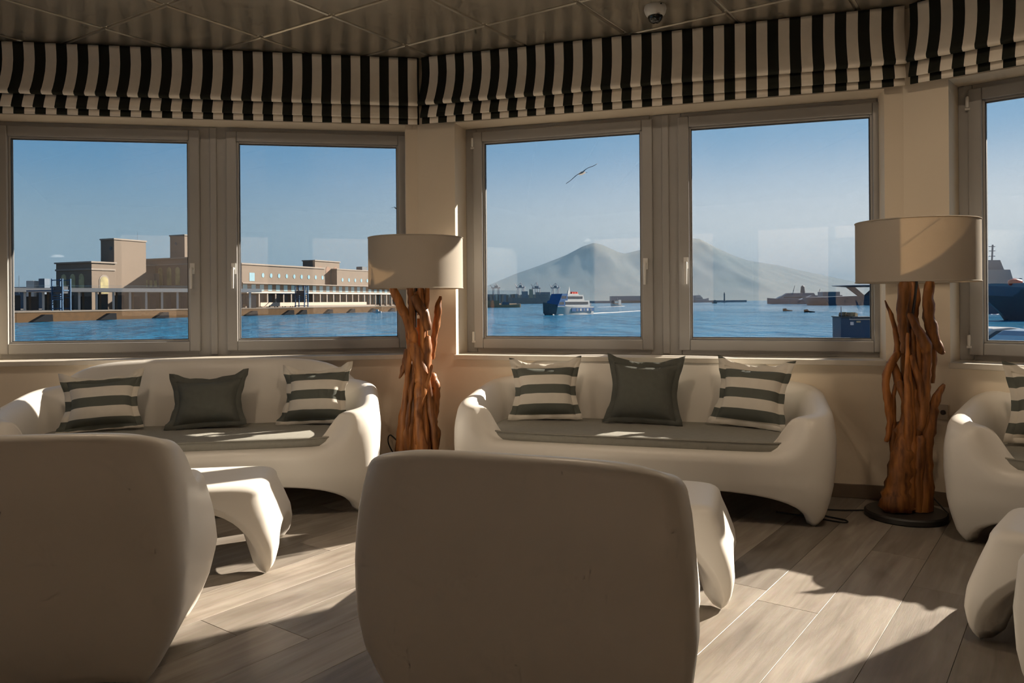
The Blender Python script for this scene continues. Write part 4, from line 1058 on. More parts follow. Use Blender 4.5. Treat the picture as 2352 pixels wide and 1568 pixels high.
# ------------------------------------------------------------------ ships
def loft(secs):
    """hull from sections (x, half-width at deck, half-width at waterline, z deck, z bottom)"""
    V = []; F = []
    for (x, wd, ww, zd, zb) in secs:
        V += [(x, -wd, zd), (x, -lerp(ww, wd, .55), lerp(zb, zd, .5)), (x, -ww, zb), (x, ww, zb), (x, lerp(ww, wd, .55), lerp(zb, zd, .5)), (x, wd, zd)]
    for i in range(len(secs) - 1):
        a, b = 6 * i, 6 * i + 6
        for j in range(6): F.append((a + j, b + j, b + (j + 1) % 6, a + (j + 1) % 6))
    n = 6 * (len(secs) - 1); F += [tuple(range(5, -1, -1)), tuple(range(n, n + 6))]
    return MB().add(V, F)
def wedge(x0, x1, w, z0, z1, rake_f, rake_b=0.0, w1=None):
    # a deckhouse with raked ends; bow is towards +x
    w1 = w1 or w
    return MB().add([(x0, -w, z0), (x1, -w, z0), (x1, w, z0), (x0, w, z0), (x0 + rake_b, -w1, z1), (x1 - rake_f, -w1, z1), (x1 - rake_f, w1, z1), (x0 + rake_b, w1, z1)], [(0, 3, 2, 1), (4, 5, 6, 7), (0, 1, 5, 4), (1, 2, 6, 5), (2, 3, 7, 6), (3, 0, 4, 7)])
# passenger ferry crossing from right to left; its starboard... port side is turned to us
pf = on_level(1305, 722, SEA); heading = radians(180 + 46)
fe = empty('ferry', (pf.x, pf.y, SEA), heading); tag(fe, 'white and blue two-deck passenger ferry crossing in front of the volcano', 'ferry')
loft([(-14.5, 3.6, 3.2, 3.6, -.8), (-6, 3.8, 3.5, 3.6, -.8), (5, 3.8, 3.3, 3.8, -.8), (11, 3.2, 1.9, 4.4, -.8), (14.5, 1.9, .7, 5.0, -.6), (17.0, .25, .1, 5.5, .8)]).build('hull', M_swhite, fe, auto=35)
for sy in (-1, 1): MB().box(-14.3, 2, sy * 3.84 - .06, sy * 3.84 + .06, 1.4, 3.0).build('hull_band', M_sblue, fe)
for sy in (-1, 1):
    for k in range(5): MB().box(-12.5 + 2.5 * k, -11.3 + 2.5 * k, sy * 3.92 - .03, sy * 3.92 + .03, 1.6, 2.7).build('hull_mark', M_swhite if k % 2 else M_sgrey, fe)
loft([(11, 3.25, 1.95, 4.45, -.7), (14.6, 1.95, .75, 5.05, -.5), (17.1, .3, .12, 5.55, .9)]).build('bow', M_sdark, fe, auto=35)
wedge(-11.5, 11.5, 3.6, 3.6, 6.4, 1.6, .2).build('main_deck', M_swhite, fe)
wedge(-8, 9.4, 3.2, 6.4, 9.0, 1.6, .8).build('upper_deck', M_swhite, fe)
wedge(6.4, 11.6, 3.64, 3.9, 6.45, 1.5).build('front_panel', M_sblue, fe); wedge(4.2, 9.5, 3.26, 6.4, 9.5, 1.6).build('bridge_panel', M_sblue, fe)
for sy in (-1, 1):
    MB().box(-10.2, 6.2, sy * 3.62 - .05, sy * 3.62 + .05, 4.6, 5.8).build('window_band', M_wdark, fe)
    MB().box(-6.6, 4.0, sy * 3.22 - .05, sy * 3.22 + .05, 7.2, 8.3).build('window_band', M_wdark, fe)
wedge(7.2, 10.75, 3.66, 4.6, 5.8, .7).build('windscreen', M_wdark, fe); wedge(5.0, 8.75, 3.28, 7.3, 8.5, .65).build('windscreen', M_wdark, fe)
wedge(-5, 3, 2.4, 9.0, 9.5, .3, .3).build('sun_deck', M_swhite, fe)
MB().add([(-1.4, -.3, 9.4), (.6, -.3, 9.4), (.6, .3, 9.4), (-1.4, .3, 9.4), (-1.0, 0, 13.0)], [(0, 1, 4), (1, 2, 4), (2, 3, 4), (3, 0, 4), (0, 3, 2, 1)]).build('mast', M_swhite, fe)
for k in range(3): MB().lathe([(0.0, -.9), (.5, -.9), (.62, 0), (.5, .9), (0, .9)], 10, T=lambda q, k=k: (-5.6 + 1.6 * k + q[0], q[2], 9.9 + q[1])).build('life_raft', M_sred, fe)
for sy in (-1, 1):
    MB().box(-14.3, -11.5, sy * 3.4 - .05, sy * 3.4 + .05, 4.4, 4.5).build('rail', M_swhite, fe)
MB().box(-14, -11.8, -2.5, 2.5, 3.6, 5.2).build('stern_house', M_sgrey, fe)
def wake(p0, p1, w0, w1, label, seed):
    p0, p1 = Vector(p0[:2]), Vector(p1[:2]); d = (p1 - p0); L = d.length; d.normalize(); n = Vector((-d.y, d.x)); m = MB(); N_ = 40; V = []
    for i in range(N_ + 1):
        t = i / N_; w = lerp(w0, w1, t) * (1 + .6 * noise.noise((t * 12, seed, 0))); c = p0 + d * (L * t) + n * (1.2 * noise.noise((t * 6, seed, 4)))
        for k, (f_, h) in enumerate(((-1, 0), (-.4, .35), (.3, .3), (1, 0))):
            q = c + n * (w * f_); V.append((q.x, q.y, SEA + .03 + h * (1 - t * .7) * (1 + .5 * noise.noise((t * 30, k, seed)))))
    F = [(4 * i + k, 4 * i + k + 1, 4 * i + 5 + k, 4 * i + 4 + k) for i in range(N_) for k in range(3)]
    o_ = m.add(V, F).build('wake', M_foam, None, smooth=True); tag(o_, label, 'wake', kind='stuff'); return o_
sd = Vector((cos(heading), sin(heading)))
stern = Vector((pf.x, pf.y)) - sd * 13
wake(stern, on_level(1560, 709, SEA), 1.6, 1.0, 'white foam wake trailing behind the passenger ferry', 1)
wake(Vector((pf.x, pf.y)) + sd * 12 + Vector((.5, -2.5)), stern + Vector((0, -4.5)), .5, 1.0, 'foam along the side of the passenger ferry', 5)
# small trawler behind
pt = on_level(1416, 703.5, SEA); tb = empty('trawler', (pt.x, pt.y, SEA), radians(180 + 40)); tag(tb, 'small dark work boat with white stern following the ferry', 'boat')
loft([(-7, 2.4, 2.2, 2.0, -.4), (0, 2.7, 2.4, 2.0, -.4), (5, 2.4, 1.6, 2.6, -.4), (9, .4, .2, 3.6, .2)]).build('hull', M_swhite, tb, auto=35)
MB().box(-1, 5.5, -2.1, 2.1, 2.0, 6.6).build('wheelhouse', M_sdark, tb); MB().box(-5.5, -1.2, -2, 2, 2, 7.4).build('aft_house', M_swhite, tb); MB().box(-.5, 5.0, -2.15, 2.15, 4.2, 5.4).build('window_band', M_wglass, tb)
MB().tube([(-2, 0, 7.4), (-2, 0, 9.6)], .12, 5).build('mast', M_swhite, tb)
wake((pt.x + 8, pt.y - 4), on_level(1372, 705.5, SEA), 1.0, .7, 'foam around the small work boat', 9)

# tan barge and tug at the end of the pier
pb = on_level(1150, 706, SEA); tg = empty('barge', (pb.x, pb.y, SEA), radians(10)); tag(tg, 'tan moored barge with deckhouse at the left of the centre pane', 'boat')
loft([(-20, 4, 4, 3, -.5), (10, 4, 4, 3, -.5), (19, 3, 2.4, 3.6, -.5), (22, 1, .5, 4, .2)]).build('hull', M_tan, tg, auto=35)
MB().box(-18, -2, -3, 3, 3, 7.5).build('deckhouse', M_tan, tg); MB().box(1, 9, -3, 3, 3, 6).build('deckhouse', M_sgrey, tg)
for k in range(3): MB().tube([(-12 + 9 * k, 0, 7), (-12 + 9 * k, 0, 11 + k)], .15, 5).build('mast', M_sgrey, tg)

# container port on the far shore
D = 2300
mole = empty('far_mole', (0, D, SEA)); tag(mole, 'low dark breakwater and port shore below the volcano', 'breakwater')
def strip(u0, u1, v0, D0, nm, mat, parent, thick=40):
    a, b = P2(u0, D0), P2(u1, D0); z = zat((u0 + u1) / 2, v0, D0)
    o_ = MB().box(a.x, b.x, 0, thick, 0, z - SEA).build(nm, mat, parent); return o_
strip(1040, 1270, 681, D, 'shore', M_sgrey, mole); strip(1268, 1560, 690.5, D, 'mole', M_sgrey, mole); strip(1560, 1715, 689.5, D, 'mole', M_sgrey, mole)
strip(1060, 1165, 676, D + 60, 'sheds', M_sgrey, mole); strip(1230, 1262, 671, D + 50, 'sheds', M_sgrey, mole); strip(1340, 1480, 683, D + 900, 'far_shore', M_sgrey, mole)
rnd = random.Random(12)
M_ct = [pmat('container_%d' % k, c, 0.6) for k, c in enumerate(((0.30, 0.16, 0.10), (0.12, 0.16, 0.20), (0.36, 0.30, 0.22), (0.10, 0.13, 0.14)))]
for k in range(22):
    u = 1128 + 6.3 * k + rnd.random() * 3
    c = P2(u, D - 14); z = zat(u, 678.5 - 3.5 * rnd.random(), D - 14); w = 3.5 + 4 * rnd.random()
    o_ = MB().box(-w, w, -3, 3, 0, z - SEA).build('container_stack', M_ct[k % 4], mole); o_.location = (c.x, -14, 0)
def crane(u, v_top, v_boom, Y, label, k=1.0):
    c = P2(u, Y); r = empty('port_crane', (c.x, c.y, SEA), radians(rnd.choice((-20, 15, 30)))); tag(r, label, 'crane', 'container cranes of the far port')
    H = zat(u, v_boom, Y) - SEA; Ht = zat(u, v_top, Y) - SEA; w = 9 * k
    for sx in (-1, 1):
        for sy in (-1, 1): MB().tube([(sx * w, sy * 7, 0), (sx * w * .85, sy * 7, H)], 1.1, 5).build('leg', M_crane, r)
    MB().box(-w, w, -8, 8, H * .45, H * .45 + 2).build('portal_beam', M_crane, r)
    MB().box(-w * 1.6, w * 1.5, -2, 2, H, H + 3).build('girder', M_crane, r)
    MB().box(-w * .4, w * .6, -4, 4, H + 3, H + 8).build('machine_house', M_sgrey, r)
    MB().tube([(w * .4, 0, H + 3), (w * .1, 0, Ht)], 1.0, 5).build('apex', M_crane, r)
    MB().tube([(w * .1, 0, Ht), (-w * 1.5, 0, H + 3)], .5, 5).build('stay', M_crane, r); MB().tube([(w * .2, 0, Ht - 2), (w * 1.4, 0, H + 3)], .5, 5).build('stay', M_crane, r)
    MB().tube([(-w * 1.2, 0, H + 2), (-w * 2.0, 0, lerp(H, Ht, .75))], .9, 5).build('boom', M_crane, r)
crane(1139, 651, 662, D, 'dark harbour crane furthest left on the far shore')
crane(1196, 649, 661, D, 'harbour crane second from left on the far shore')
crane(1232, 648, 663, D, 'harbour crane on the far shore beside the container ship bridge')
crane(1276, 650, 662, D, 'harbour crane on the far shore right behind the ferry bow')
cs = P2(1222, D - 60); cg = empty('container_ship', (cs.x, cs.y, SEA)); tag(cg, 'dark container ship with orange bridge on the far shore', 'ship')
loft([(-70, 14, 14, 17, -2), (50, 14, 12, 17, -2), (80, 1, .5, 20, 0)]).build('hull', M_sdark, cg, auto=35); MB().box(-8, 2, -9, 9, 17, 42).build('bridge', M_tan, cg); MB().box(10, 48, -10, 10, 17, 27).build('container_stack', M_sdark, cg); MB().box(-30, -12, -10, 10, 17, 36).build('container_stack', M_sgrey, cg)

# right pane: far ships, lighthouse, docked fast ferries
def small_ship(u, v, Y_, L, H, label, mats, heading=180, cat='ship', house=(.2, .7)):
    p = on_level(u, v, SEA) if Y_ is None else Vector((P2(u, Y_).x, Y_, SEA)); r = empty('moored_ship' if L > 20 else 'motor_boat', (p.x, p.y, SEA), radians(heading)); tag(r, label, cat)
    w = L * .09
    loft([(-L / 2, w, w, H * .3, -H * .1), (0, w, w * .9, H * .3, -H * .1), (L * .32, w * .8, w * .4, H * .36, -H * .1), (L / 2, .1 * w, .05 * w, H * .45, 0)]).build('hull', mats[0], r, auto=35)
    wedge(-L * .36, L * house[0], w * .85, H * .3, H * .55, L * .06, L * .02).build('deckhouse', mats[1], r)
    wedge(-L * .22, L * house[0] * .5, w * .7, H * .55, H * .72, L * .05, L * .02).build('bridge', mats[1], r)
    MB().box(-L * .3, L * house[0] * .7, -w * .9, w * .9, H * .38, H * .46).build('window_band', M_wdark, r)
    MB().tube([(-L * .02, 0, H * .7), (-L * .06, 0, H)], H * .012, 5).build('mast', mats[0], r)
    return r
small_ship(1606, 694, None, 62, 32, 'small grey freighter at the left edge of the right centre pane', (M_sgrey, M_slight), 0)
small_ship(1641, 696.5, None, 11, 9, 'little dark motor boat beside the lighthouse mole', (M_sdark, M_sdark), 200, 'boat')
lh = P2(1664, 2100); lt = empty('lighthouse', (lh.x, 2100, SEA)); tag(lt, 'slender dark lighthouse at the end of the breakwater', 'lighthouse')
MB().lathe([(3.2, 0), (3.0, 5), (2.2, 8), (1.9, 22), (2.6, 22.5), (2.6, 23.5), (1.5, 24), (1.4, 27), (0, 29)], 10).build('tower', M_sdark, lt, auto=40); MB().box(-6, 6, -5, 5, 0, 4).build('base', M_sgrey, lt)
Dk = 1050
def fast_ferry(u0, u1, v, Yd, label, H):
    a, b = P2(u0, Yd), P2(u1, Yd); L = b.x - a.x; r = empty('fast_ferry', ((a.x + b.x) / 2, Yd, SEA), pi); tag(r, label, 'ship', 'docked fast ferries'); w = L * .07
    loft([(-L / 2, w, w, H * .34, -1), (0, w, w, H * .34, -1), (L * .3, w * .8, w * .5, H * .36, -1), (L / 2, .2, .1, H * .42, .5)]).build('hull', M_sgrey, r, auto=35)
    wedge(-L * .48, L * .34, w * .95, H * .34, H * .56, L * .12, 0).build('main_deck', M_slight, r); wedge(-L * .42, L * .2, w * .8, H * .56, H * .74, L * .08, 2).build('upper_deck', M_sgrey, r)
    for sy in (-1, 1): MB().box(-L * .44, L * .2, sy * w * .96 - .2, sy * w * .96 + .2, H * .41, H * .49).build('window_band', M_wdark, r)
    MB().tube([(0, 0, H * .7), (-L * .04, 0, H * 1.25)], .4, 5).build('mast', M_sdark, r); MB().tube([(0, 0, H * .9), (-L * .02, 0, H * .9)], .3, 5).build('radar', M_sdark, r)
fast_ferry(1762, 1880, 695, Dk + 60, 'grey docked fast ferry with pointed bow, left of the tall dark funnel', 21)
fast_ferry(1812, 1945, 697, Dk, 'second grey fast ferry moored in front of the pointed one', 16)
fu = P2(1844, Dk + 120); ob = MB().lathe([(3.2, 0), (3.4, 12), (3.6, 18), (2.6, 26), (0, 28)], 12).build('obelisk_tower', M_sdark, None, auto=40); ob.location = (fu.x, fu.y, SEA); tag(ob, 'dark bullet shaped tower standing behind the docked ferries', 'tower')
# pier with mushroom canopy
cq = P2(1905, 800); pq = empty('ferry_pier', (cq.x, 800, SEA)); tag(pq, 'dark stone ferry pier under the flat canopy at right', 'quay')
MB().add([(0, 0, 0), (90, -20, 0), (90, 60, 0), (0, 60, 0), (-6, 0, zat(1905, 682, 800) - SEA), (90, -20, zat(2000, 676, 800) - SEA), (90, 60, zat(2000, 676, 800) - SEA), (-6, 60, zat(1905, 682, 800) - SEA)], [(0, 3, 2, 1), (4, 5, 6, 7), (0, 1, 5, 4), (1, 2, 6, 5), (2, 3, 7, 6), (3, 0, 4, 7)]).build('pier_wall', M_sgrey, pq)
gb = P2(1890, 900); gh = MB().box(0, 20, 0, 15, 0, zat(1900, 670, 900) - SEA).build('harbour_shed', M_slight, None); gh.location = (gb.x, 900, SEA); tag(gh, 'low pale grey harbour shed left of the mushroom canopy', 'building')
ccx = P2(1985, 800); cn = empty('mushroom_canopy', (ccx.x, 800, zat(1985, 679, 800))); tag(cn, 'flat tapering roof canopy on V shaped legs above the ferry pier', 'canopy')
hz_ = zat(1985, 655, 800) - zat(1985, 679, 800)
MB().lathe([(0, hz_ + .9), (20, hz_ + .9), (31, hz_ - .2), (31.4, hz_ - .5), (18, hz_ - 1.8), (0, hz_ - 2.0)], 40).build('roof', M_sgrey, cn, auto=30)
for sx in (-1, 1):
    MB().add([(sx * 2.0 - 3, -2, -1), (sx * 2.0 + 3, -2, -1), (sx * 2.0 + 3, 2, -1), (sx * 2.0 - 3, 2, -1), (sx * 15 - 4, -2, hz_ - 1.2), (sx * 15 + 4, -2, hz_ - 1.2), (sx * 15 + 4, 2, hz_ - 1.2), (sx * 15 - 4, 2, hz_ - 1.2)], [(0, 3, 2, 1), (4, 5, 6, 7), (0, 1, 5, 4), (1, 2, 6, 5), (2, 3, 7, 6), (3, 0, 4, 7)]).build('leg', M_sgrey, cn)
# low dark boats
for u, v, lb in ((1809, 714, 'left of the two low dark boats afloat in the right centre pane'), (1859, 717, 'right of the two low dark boats afloat in the right centre pane')):
    p = on_level(u, v, SEA); r = empty('moored_boat', (p.x, p.y, SEA), radians(180)); tag(r, lb, 'boat', 'two low moored boats')
    loft([(-2.4, .7, .5, .35, -.1), (0, .9, .7, .6, -.1), (2.2, .6, .4, 1.25, -.1), (2.5, .3, .2, 1.3, 0)]).build('hull', M_rubber, r, auto=35); wedge(.4, 2.0, .55, .6, 1.5, .3, .5).build('cuddy', M_sdark, r)
# white motor boat by the far quay
p = on_level(866, 718, SEA); mb_ = empty('motor_boat', (p.x, p.y, SEA), radians(180)); tag(mb_, 'small white motor boat near the far quay beside the lamp', 'boat')
loft([(-2.6, .9, .8, .9, -.2), (0, 1, .9, .9, -.2), (2.6, .1, .1, 1.4, .1)]).build('hull', M_swhite, mb_, auto=35); wedge(-1, 1, .7, .9, 2.0, .5, .1).build('cabin', M_swhite, mb_)

# our own quay outside, below the windows: skip and cars
apron = MB().prism([(-30, 7.5), (8, 8.0), (34, 8), (60, 20), (60, 50), (26, 50), (-30, 46)], SEA - 2, QUAY).build('quay_apron', M_asph); tag(apron, kind='structure')
Ysk = 43.0; a0 = P2(1931, Ysk); sk = empty('waste_skip', (a0.x, Ysk, QUAY), -0.10); tag(sk, 'blue steel waste skip with rubbish on top, seen in the right centre pane', 'skip')
zt = zat(1950, 729, Ysk) - QUAY
MB().box(0, 2.4, 0, 1.5, 0.12, zt).build('body', M_blue, sk, bevel=0.02)
MB().box(-.06, .9, -.06, 1.5, zt, zt + .06).build('rim', M_sdark, sk); MB().box(.55, 1.75, -.1, 1.5, zt - .02, zt + .05).build('lid', M_sdark, sk)
MB().box(.45, 2.4, -.03, .04, zt - .13, zt - .07).build('lid_edge', M_swhite, sk)
MB().box(.5, .68, -.02, .01, zt - .42, zt - .24).build('label', pmat('label_white', (0.75, 0.7, 0.7), .6), sk); MB().box(.82, 1.05, -.02, .01, zt - .28, zt - .19).build('label', pmat('label_ochre', (0.5, 0.42, 0.25), .6), sk)
MB().tube([(0.02, 0, .1), (0.02, 0, zt + .6)], .025, 6).build('post', M_blue, sk)
rnd = random.Random(3)
for k in range(5):
    rb = MB().box(-.14, .14, -.12, .12, 0, .16 + .1 * rnd.random()).build('rubbish', pmat('rubbish_%d' % k, rnd.choice(((.35, .25, .13), (.42, .36, .2), (.2, .12, .06))), .8), sk); rb.location = (.12 + .17 * k, .3, zt + .05); rb.rotation_euler = (rnd.random() * .5, rnd.random() * .5, rnd.random() * 3)
for k in range(2):
    for sx in (.25, 2.1): MB().lathe([(0, -.05), (.09, -.05), (.09, .05), (0, .05)], 10, T=lambda q, k=k, sx=sx: (sx + q[0], .25 + k + q[2], .09 + q[1])).build('wheel', M_rubber, sk)

def make_car(u, Y_, rz, body, label):
    c = P2(u, Y_); r = empty('parked_car', (c.x, Y_, QUAY), rz); tag(r, label, 'car', 'parked cars outside')
    mat = pmat('car_paint_' + label.split()[0], body, 0.25, coat=0.6)
    prof = [(-2.05, .35), (-2.08, .75), (-1.95, .95), (-1.3, 1.02), (1.1, .98), (1.85, .86), (2.08, .66), (2.1, .35)]
    def ext(pr, w0, w1, zs):
        V = []; n = len(pr)
        for s_ in (-1, 1): V += [(x, s_ * (w0 if z < zs else w1), z) for x, z in pr]
        F = [tuple(range(n - 1, -1, -1)), tuple(range(n, 2 * n))] + [(i, (i + 1) % n, (i + 1) % n + n, i + n) for i in range(n)]
        return MB().add(V, F)
    ext(prof, .86, .82, .9).build('body', mat, r, bevel=0.05)
    ext([(-1.7, 1.0), (-1.15, 1.42), (-.5, 1.5), (.2, 1.46), (1.05, .98)], .76, .60, 1.2).build('cabin', mat, r, bevel=0.05)
    ext([(-1.5, 1.04), (-1.08, 1.36), (-.5, 1.42), (.12, 1.39), (.85, 1.03)], .775, .625, 1.2).build('side_glass', M_wdark, r)
    MB().add([(.30, -.58, 1.40), (.30, .58, 1.40), (1.02, .72, 1.01), (1.02, -.72, 1.01), (.27, -.58, 1.38), (.27, .58, 1.38), (.99, .72, .99), (.99, -.72, .99)], [(0, 1, 2, 3), (7, 6, 5, 4), (0, 4, 5, 1), (1, 5, 6, 2), (2, 6, 7, 3), (3, 7, 4, 0)]).build('windscreen', M_wglass, r)
    for sx in (-1.3, 1.3):
        for sy in (-.78, .78): MB().lathe([(0, -.1), (.3, -.1), (.32, -.06), (.32, .06), (.3, .1), (0, .1)], 16, T=lambda q, sx=sx, sy=sy: (sx + q[0], sy + q[2], .32 + q[1])).build('wheel', M_rubber, r)
    return r
make_car(2352, 24.5, radians(200), (0.05, 0.09, 0.16), 'dark blue car roof at the bottom of the right-hand window')
make_car(2262, 27.0, radians(190), (0.45, 0.38, 0.32), 'beige car roof at the lower left corner of the right-hand window')

# warships in the right-hand window
w2 = on_level(2300, 719, SEA); wr = empty('grey_ship', (w2.x + 20, w2.y, SEA), radians(180)); tag(wr, 'pale grey ship with tall stepped bridge and lattice mast', 'ship')
sY = w2.y; sx0 = w2.x + 20
def wx(u): return -(P2(u, sY).x - sx0)
def wz(v): return zat(2300, v, sY) - SEA
loft([(-60, 8, 7, wz(660), -1), (wx(2330), 8, 6, wz(660), -1), (wx(2240), 5, 2, wz(656), -1), (wx(2200), .3, .2, wz(652), 0)]).build('hull', M_slight, wr, auto=35)
wedge(wx(2325), wx(2215), 6, wz(660), wz(640), 1, 0).build('deckhouse', M_slight, wr); wedge(wx(2308), wx(2225), 5, wz(640), wz(620), 1, 1.0).build('bridge', M_slight, wr)
wedge(wx(2294), wx(2240), 3.5, wz(620), wz(598), 1, 1.5).build('tower', M_sgrey, wr)
MB().tube([(wx(2279), 0, wz(598)), (wx(2281), 0, wz(562))], .35, 6).build('mast', M_sgrey, wr)
for v in (566, 576, 588): MB().box(wx(2286), wx(2273), -.3, .3, wz(v) - .12, wz(v) + .12).build('yard', M_sgrey, wr)
MB().lathe([(0, 0), (1, 0.1), (1.2, .5), (.8, .9), (0, 1)], 10, (wx(2318), 0, wz(637))).build('radar_dome', M_slight, wr, smooth=True)
w1 = on_level(2330, 735, SEA); wd = empty('dark_grey_ship', (w1.x + 14, w1.y, SEA), radians(180)); tag(wd, 'dark grey ship bow with orange lifeboat, cut by the right edge', 'ship')
s1 = w1.y; sx1 = w1.x + 14
def vx(u): return -(P2(u, s1).x - sx1)
def vz(v): return zat(2310, v, s1) - SEA
loft([(-40, 6, 5, vz(664), -1), (vx(2352), 6, 4.5, vz(663), -1), (vx(2318), 4, 1.2, vz(660), -1), (vx(2296), 2, .5, vz(658), vz(718)), (vx(2268), .25, .1, vz(656), vz(690))]).build('hull', M_sdark, wd, auto=35)
loft([(-40, 6.05, 5.9, vz(664), vz(682)), (vx(2352), 6.05, 5.6, vz(663), vz(682)), (vx(2318), 4.05, 3.3, vz(660), vz(681)), (vx(2296), 2.05, 1.6, vz(658), vz(680)), (vx(2268), .3, .2, vz(656), vz(678))]).build('upper_strake', M_sgrey, wd, auto=35)
wedge(-30, vx(2340), 3.5, vz(664), vz(650), .5).build('deckhouse', M_slight, wd)
MB().lathe([(0, -2), (.8, -1.6), (1.1, 0), (.8, 1.6), (0, 2)], 10, T=lambda q: (vx(2354) + q[2], -4 + q[0], vz(648) + q[1])).build('lifeboat', M_sred, wd, smooth=True)

# ------------------------------------------------------------------ volcano
M_mount = pmat('mountain_slopes', (0.060, 0.075, 0.055), 0.95, scale=0.0012, col2=(0.10, 0.095, 0.085))
DM = 13000.0
sil = [(860, 692), (960, 684), (1040, 674), (1117, 657), (1150, 643), (1180, 630), (1240, 609), (1300, 586), (1340, 565), (1365, 557), (1385, 562), (1420, 578), (1436, 582), (1473, 573), (1510, 556), (1535, 546), (1555, 549), (1575, 546), (1608, 548), (1650, 570), (1690, 588), (1720, 598), (1790, 609), (1850, 623), (1900, 633), (1960, 647), (2040, 662), (2140, 676), (2260, 690)]
XS = [P2(u, DM).x for u, v in sil]; ZS = [max(0, zat(u, v, DM) - SEA) for u, v in sil]
m = MB(); nx_, ny_ = 220, 36; V = []
for j in range(ny_ + 1):
    t = j / ny_; yy = lerp(-5200, 5200, t)
    for i in range(nx_ + 1):
        x = lerp(XS[0] - 300, XS[-1] + 300, i / nx_)
        s_ = max(0.0, 1 - abs(yy) / 5200); h = interp(XS, ZS, x)
        prof = s_ ** 1.7
        rug = 1 + 0.16 * noise.noise((x * .0016, yy * .0016, 2)) * (1 - s_) * 2 + 0.10 * noise.noise((x * .005, yy * .0008, 7)) * (1 - s_ ** 6)
        V.append((x, DM + yy + abs(yy) * 0 , SEA + h * prof * rug - 2))
F = [(j * (nx_ + 1) + i, j * (nx_ + 1) + i + 1, (j + 1) * (nx_ + 1) + i + 1, (j + 1) * (nx_ + 1) + i) for j in range(ny_) for i in range(nx_)]
mt = m.add(V, F).build('volcano', M_mount, None, smooth=True); tag(mt, 'hazy blue twin-peaked volcano across the bay', 'mountain')

M_cloud = bpy.data.materials.new('cloud_vapour'); M_cloud.use_nodes = True
_cn, _cl = M_cloud.node_tree.nodes, M_cloud.node_tree.links; _cn.clear()
_co = _cn.new('ShaderNodeOutputMaterial'); _cv = _cn.new('ShaderNodeVolumeScatter'); _cv.inputs['Density'].default_value = 0.008; _cv.inputs['Color'].default_value = (0.55, 0.57, 0.60, 1); _cl.new(_cv.outputs[0], _co.inputs['Volume'])
def cloud(u0, v0, Y_, w, h, seed, label):
    c = at(u0, v0, Y_); bm_ = bmesh.new(); bmesh.ops.create_icosphere(bm_, subdivisions=4, radius=1.0)
    for v in bm_.verts:
        n_ = 1 + .45 * noise.noise(v.co * 1.6 + Vector((seed, 0, 0))) + .25 * noise.noise(v.co * 3.7 + Vector((0, seed, 0)))
        v.co = Vector((v.co.x * w * n_, v.co.y * w * .6 * n_, max(v.co.z, -.35) * h * n_))
    me = bpy.data.meshes.new('cloud'); bm_.to_mesh(me); bm_.free(); me.materials.append(M_cloud); me.polygons.foreach_set('use_smooth', [True] * len(me.polygons))
    o_ = link('cloud', me); o_.location = c; tag(o_, label, 'cloud')
cloud(1349, 553, 13300, 70, 38, 3, 'small white cloud sitting on the left summit of the volcano')
cloud(132, 589, 15000, 130, 38, 8, 'small pale cloud in the sky left of the terminal tower')

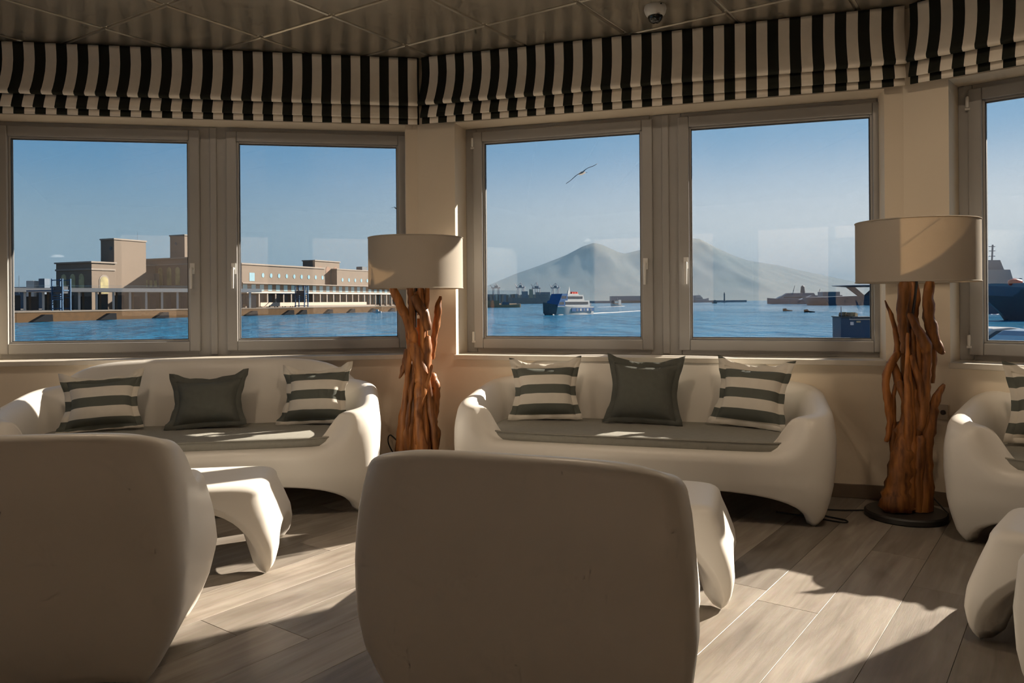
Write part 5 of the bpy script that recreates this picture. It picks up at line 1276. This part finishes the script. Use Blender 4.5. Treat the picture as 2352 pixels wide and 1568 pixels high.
# ------------------------------------------------------------------ gulls
def make_gull(u, v, Y_, tipL, tipR, label):
    c = at(u, v, Y_); r = empty('seagull', c, 0); tag(r, label, 'bird')
    a, b = at(*tipL, Y_) - c, at(*tipR, Y_) - c
    M_gw = MATS.get('gull_white') or pmat('gull_white', (0.5, 0.49, 0.48), .8); M_gg = MATS.get('gull_grey') or pmat('gull_grey', (0.16, 0.18, 0.20), .8)
    body = MB().lathe([(0, -.24), (.035, -.2), (.075, -.08), (.08, .04), (.05, .15), (.045, .2), (.03, .25), (0, .27)], 12, T=lambda q: (q[2] * .55, -q[2] * .8, q[1])); body.build('body', M_gw, r, smooth=True)
    MB().add([(.17, -.2, .0), (.22, -.25, .0), (.19, -.23, .015), (.19, -.22, -.015)], [(0, 2, 1), (0, 1, 3), (0, 3, 2), (1, 2, 3)]).build('beak', M_tan, r)
    for tip, nm in ((a, 'wing'), (b, 'wing')):
        V = []; F = []; n = 8
        for i in range(n + 1):
            t = i / n; p = tip * t + Vector((0, 0, .10 * sin(pi * min(1, t * 1.3)) * (1 - t))); ch = .13 * (1 - t) ** .6 * (1.1 - .1 * t) + .012
            V += [(p.x + ch * .35, p.y - ch, p.z + .004), (p.x - ch * .35, p.y + ch, p.z - .0), (p.x + ch * .1, p.y - ch * .3, p.z + .022), (p.x + ch * .1, p.y - ch * .3, p.z - .008)]
        for i in range(n):
            q, w = 4 * i, 4 * i + 4
            for s_, e_ in ((0, 2), (2, 1), (1, 3), (3, 0)): F.append((q + s_, w + s_, w + e_, q + e_))
        F += [(0, 2, 1, 3), (4 * n, 4 * n + 3, 4 * n + 1, 4 * n + 2)]
        MB().add(V, F).build(nm, M_gg, r, smooth=True)
    MB().add([(-.12, .18, .0), (-.24, .26, .01), (-.16, .32, .01), (-.1, .2, .02)], [(0, 1, 2, 3), (3, 2, 1, 0)]).build('tail', M_gw, r)
make_gull(1336, 398, 33, (1300, 422), (1372, 376), 'white seagull gliding with outstretched wings in the centre pane')
make_gull(909, 478, 60, (899, 477), (919, 482), 'tiny dark bird at the right edge of the second pane')

# ------------------------------------------------------------------ haze over the bay
HZM = bpy.data.materials.new('bay_haze'); HZM.use_nodes = True
_n, _l = HZM.node_tree.nodes, HZM.node_tree.links; _n.clear()
_o = _n.new('ShaderNodeOutputMaterial'); _v = _n.new('ShaderNodeVolumeScatter'); _v.inputs['Density'].default_value = HAZE; _v.inputs['Anisotropy'].default_value = 0.0; _v.inputs['Color'].default_value = (0.17, 0.26, 0.34, 1)
_ab = _n.new('ShaderNodeVolumeAbsorption'); _ab.inputs['Density'].default_value = HAZE; _ab.inputs['Color'].default_value = (0.17, 0.26, 0.34, 1); _as = _n.new('ShaderNodeAddShader')
_l.new(_v.outputs[0], _as.inputs[0]); _l.new(_ab.outputs[0], _as.inputs[1]); _l.new(_as.outputs[0], _o.inputs['Volume'])
hb = MB().box(-9000, 9000, 900, 19500, SEA + .5, 620).build('bay_haze', HZM); tag(hb, 'thin bluish haze hanging over the bay', 'haze', kind='stuff')
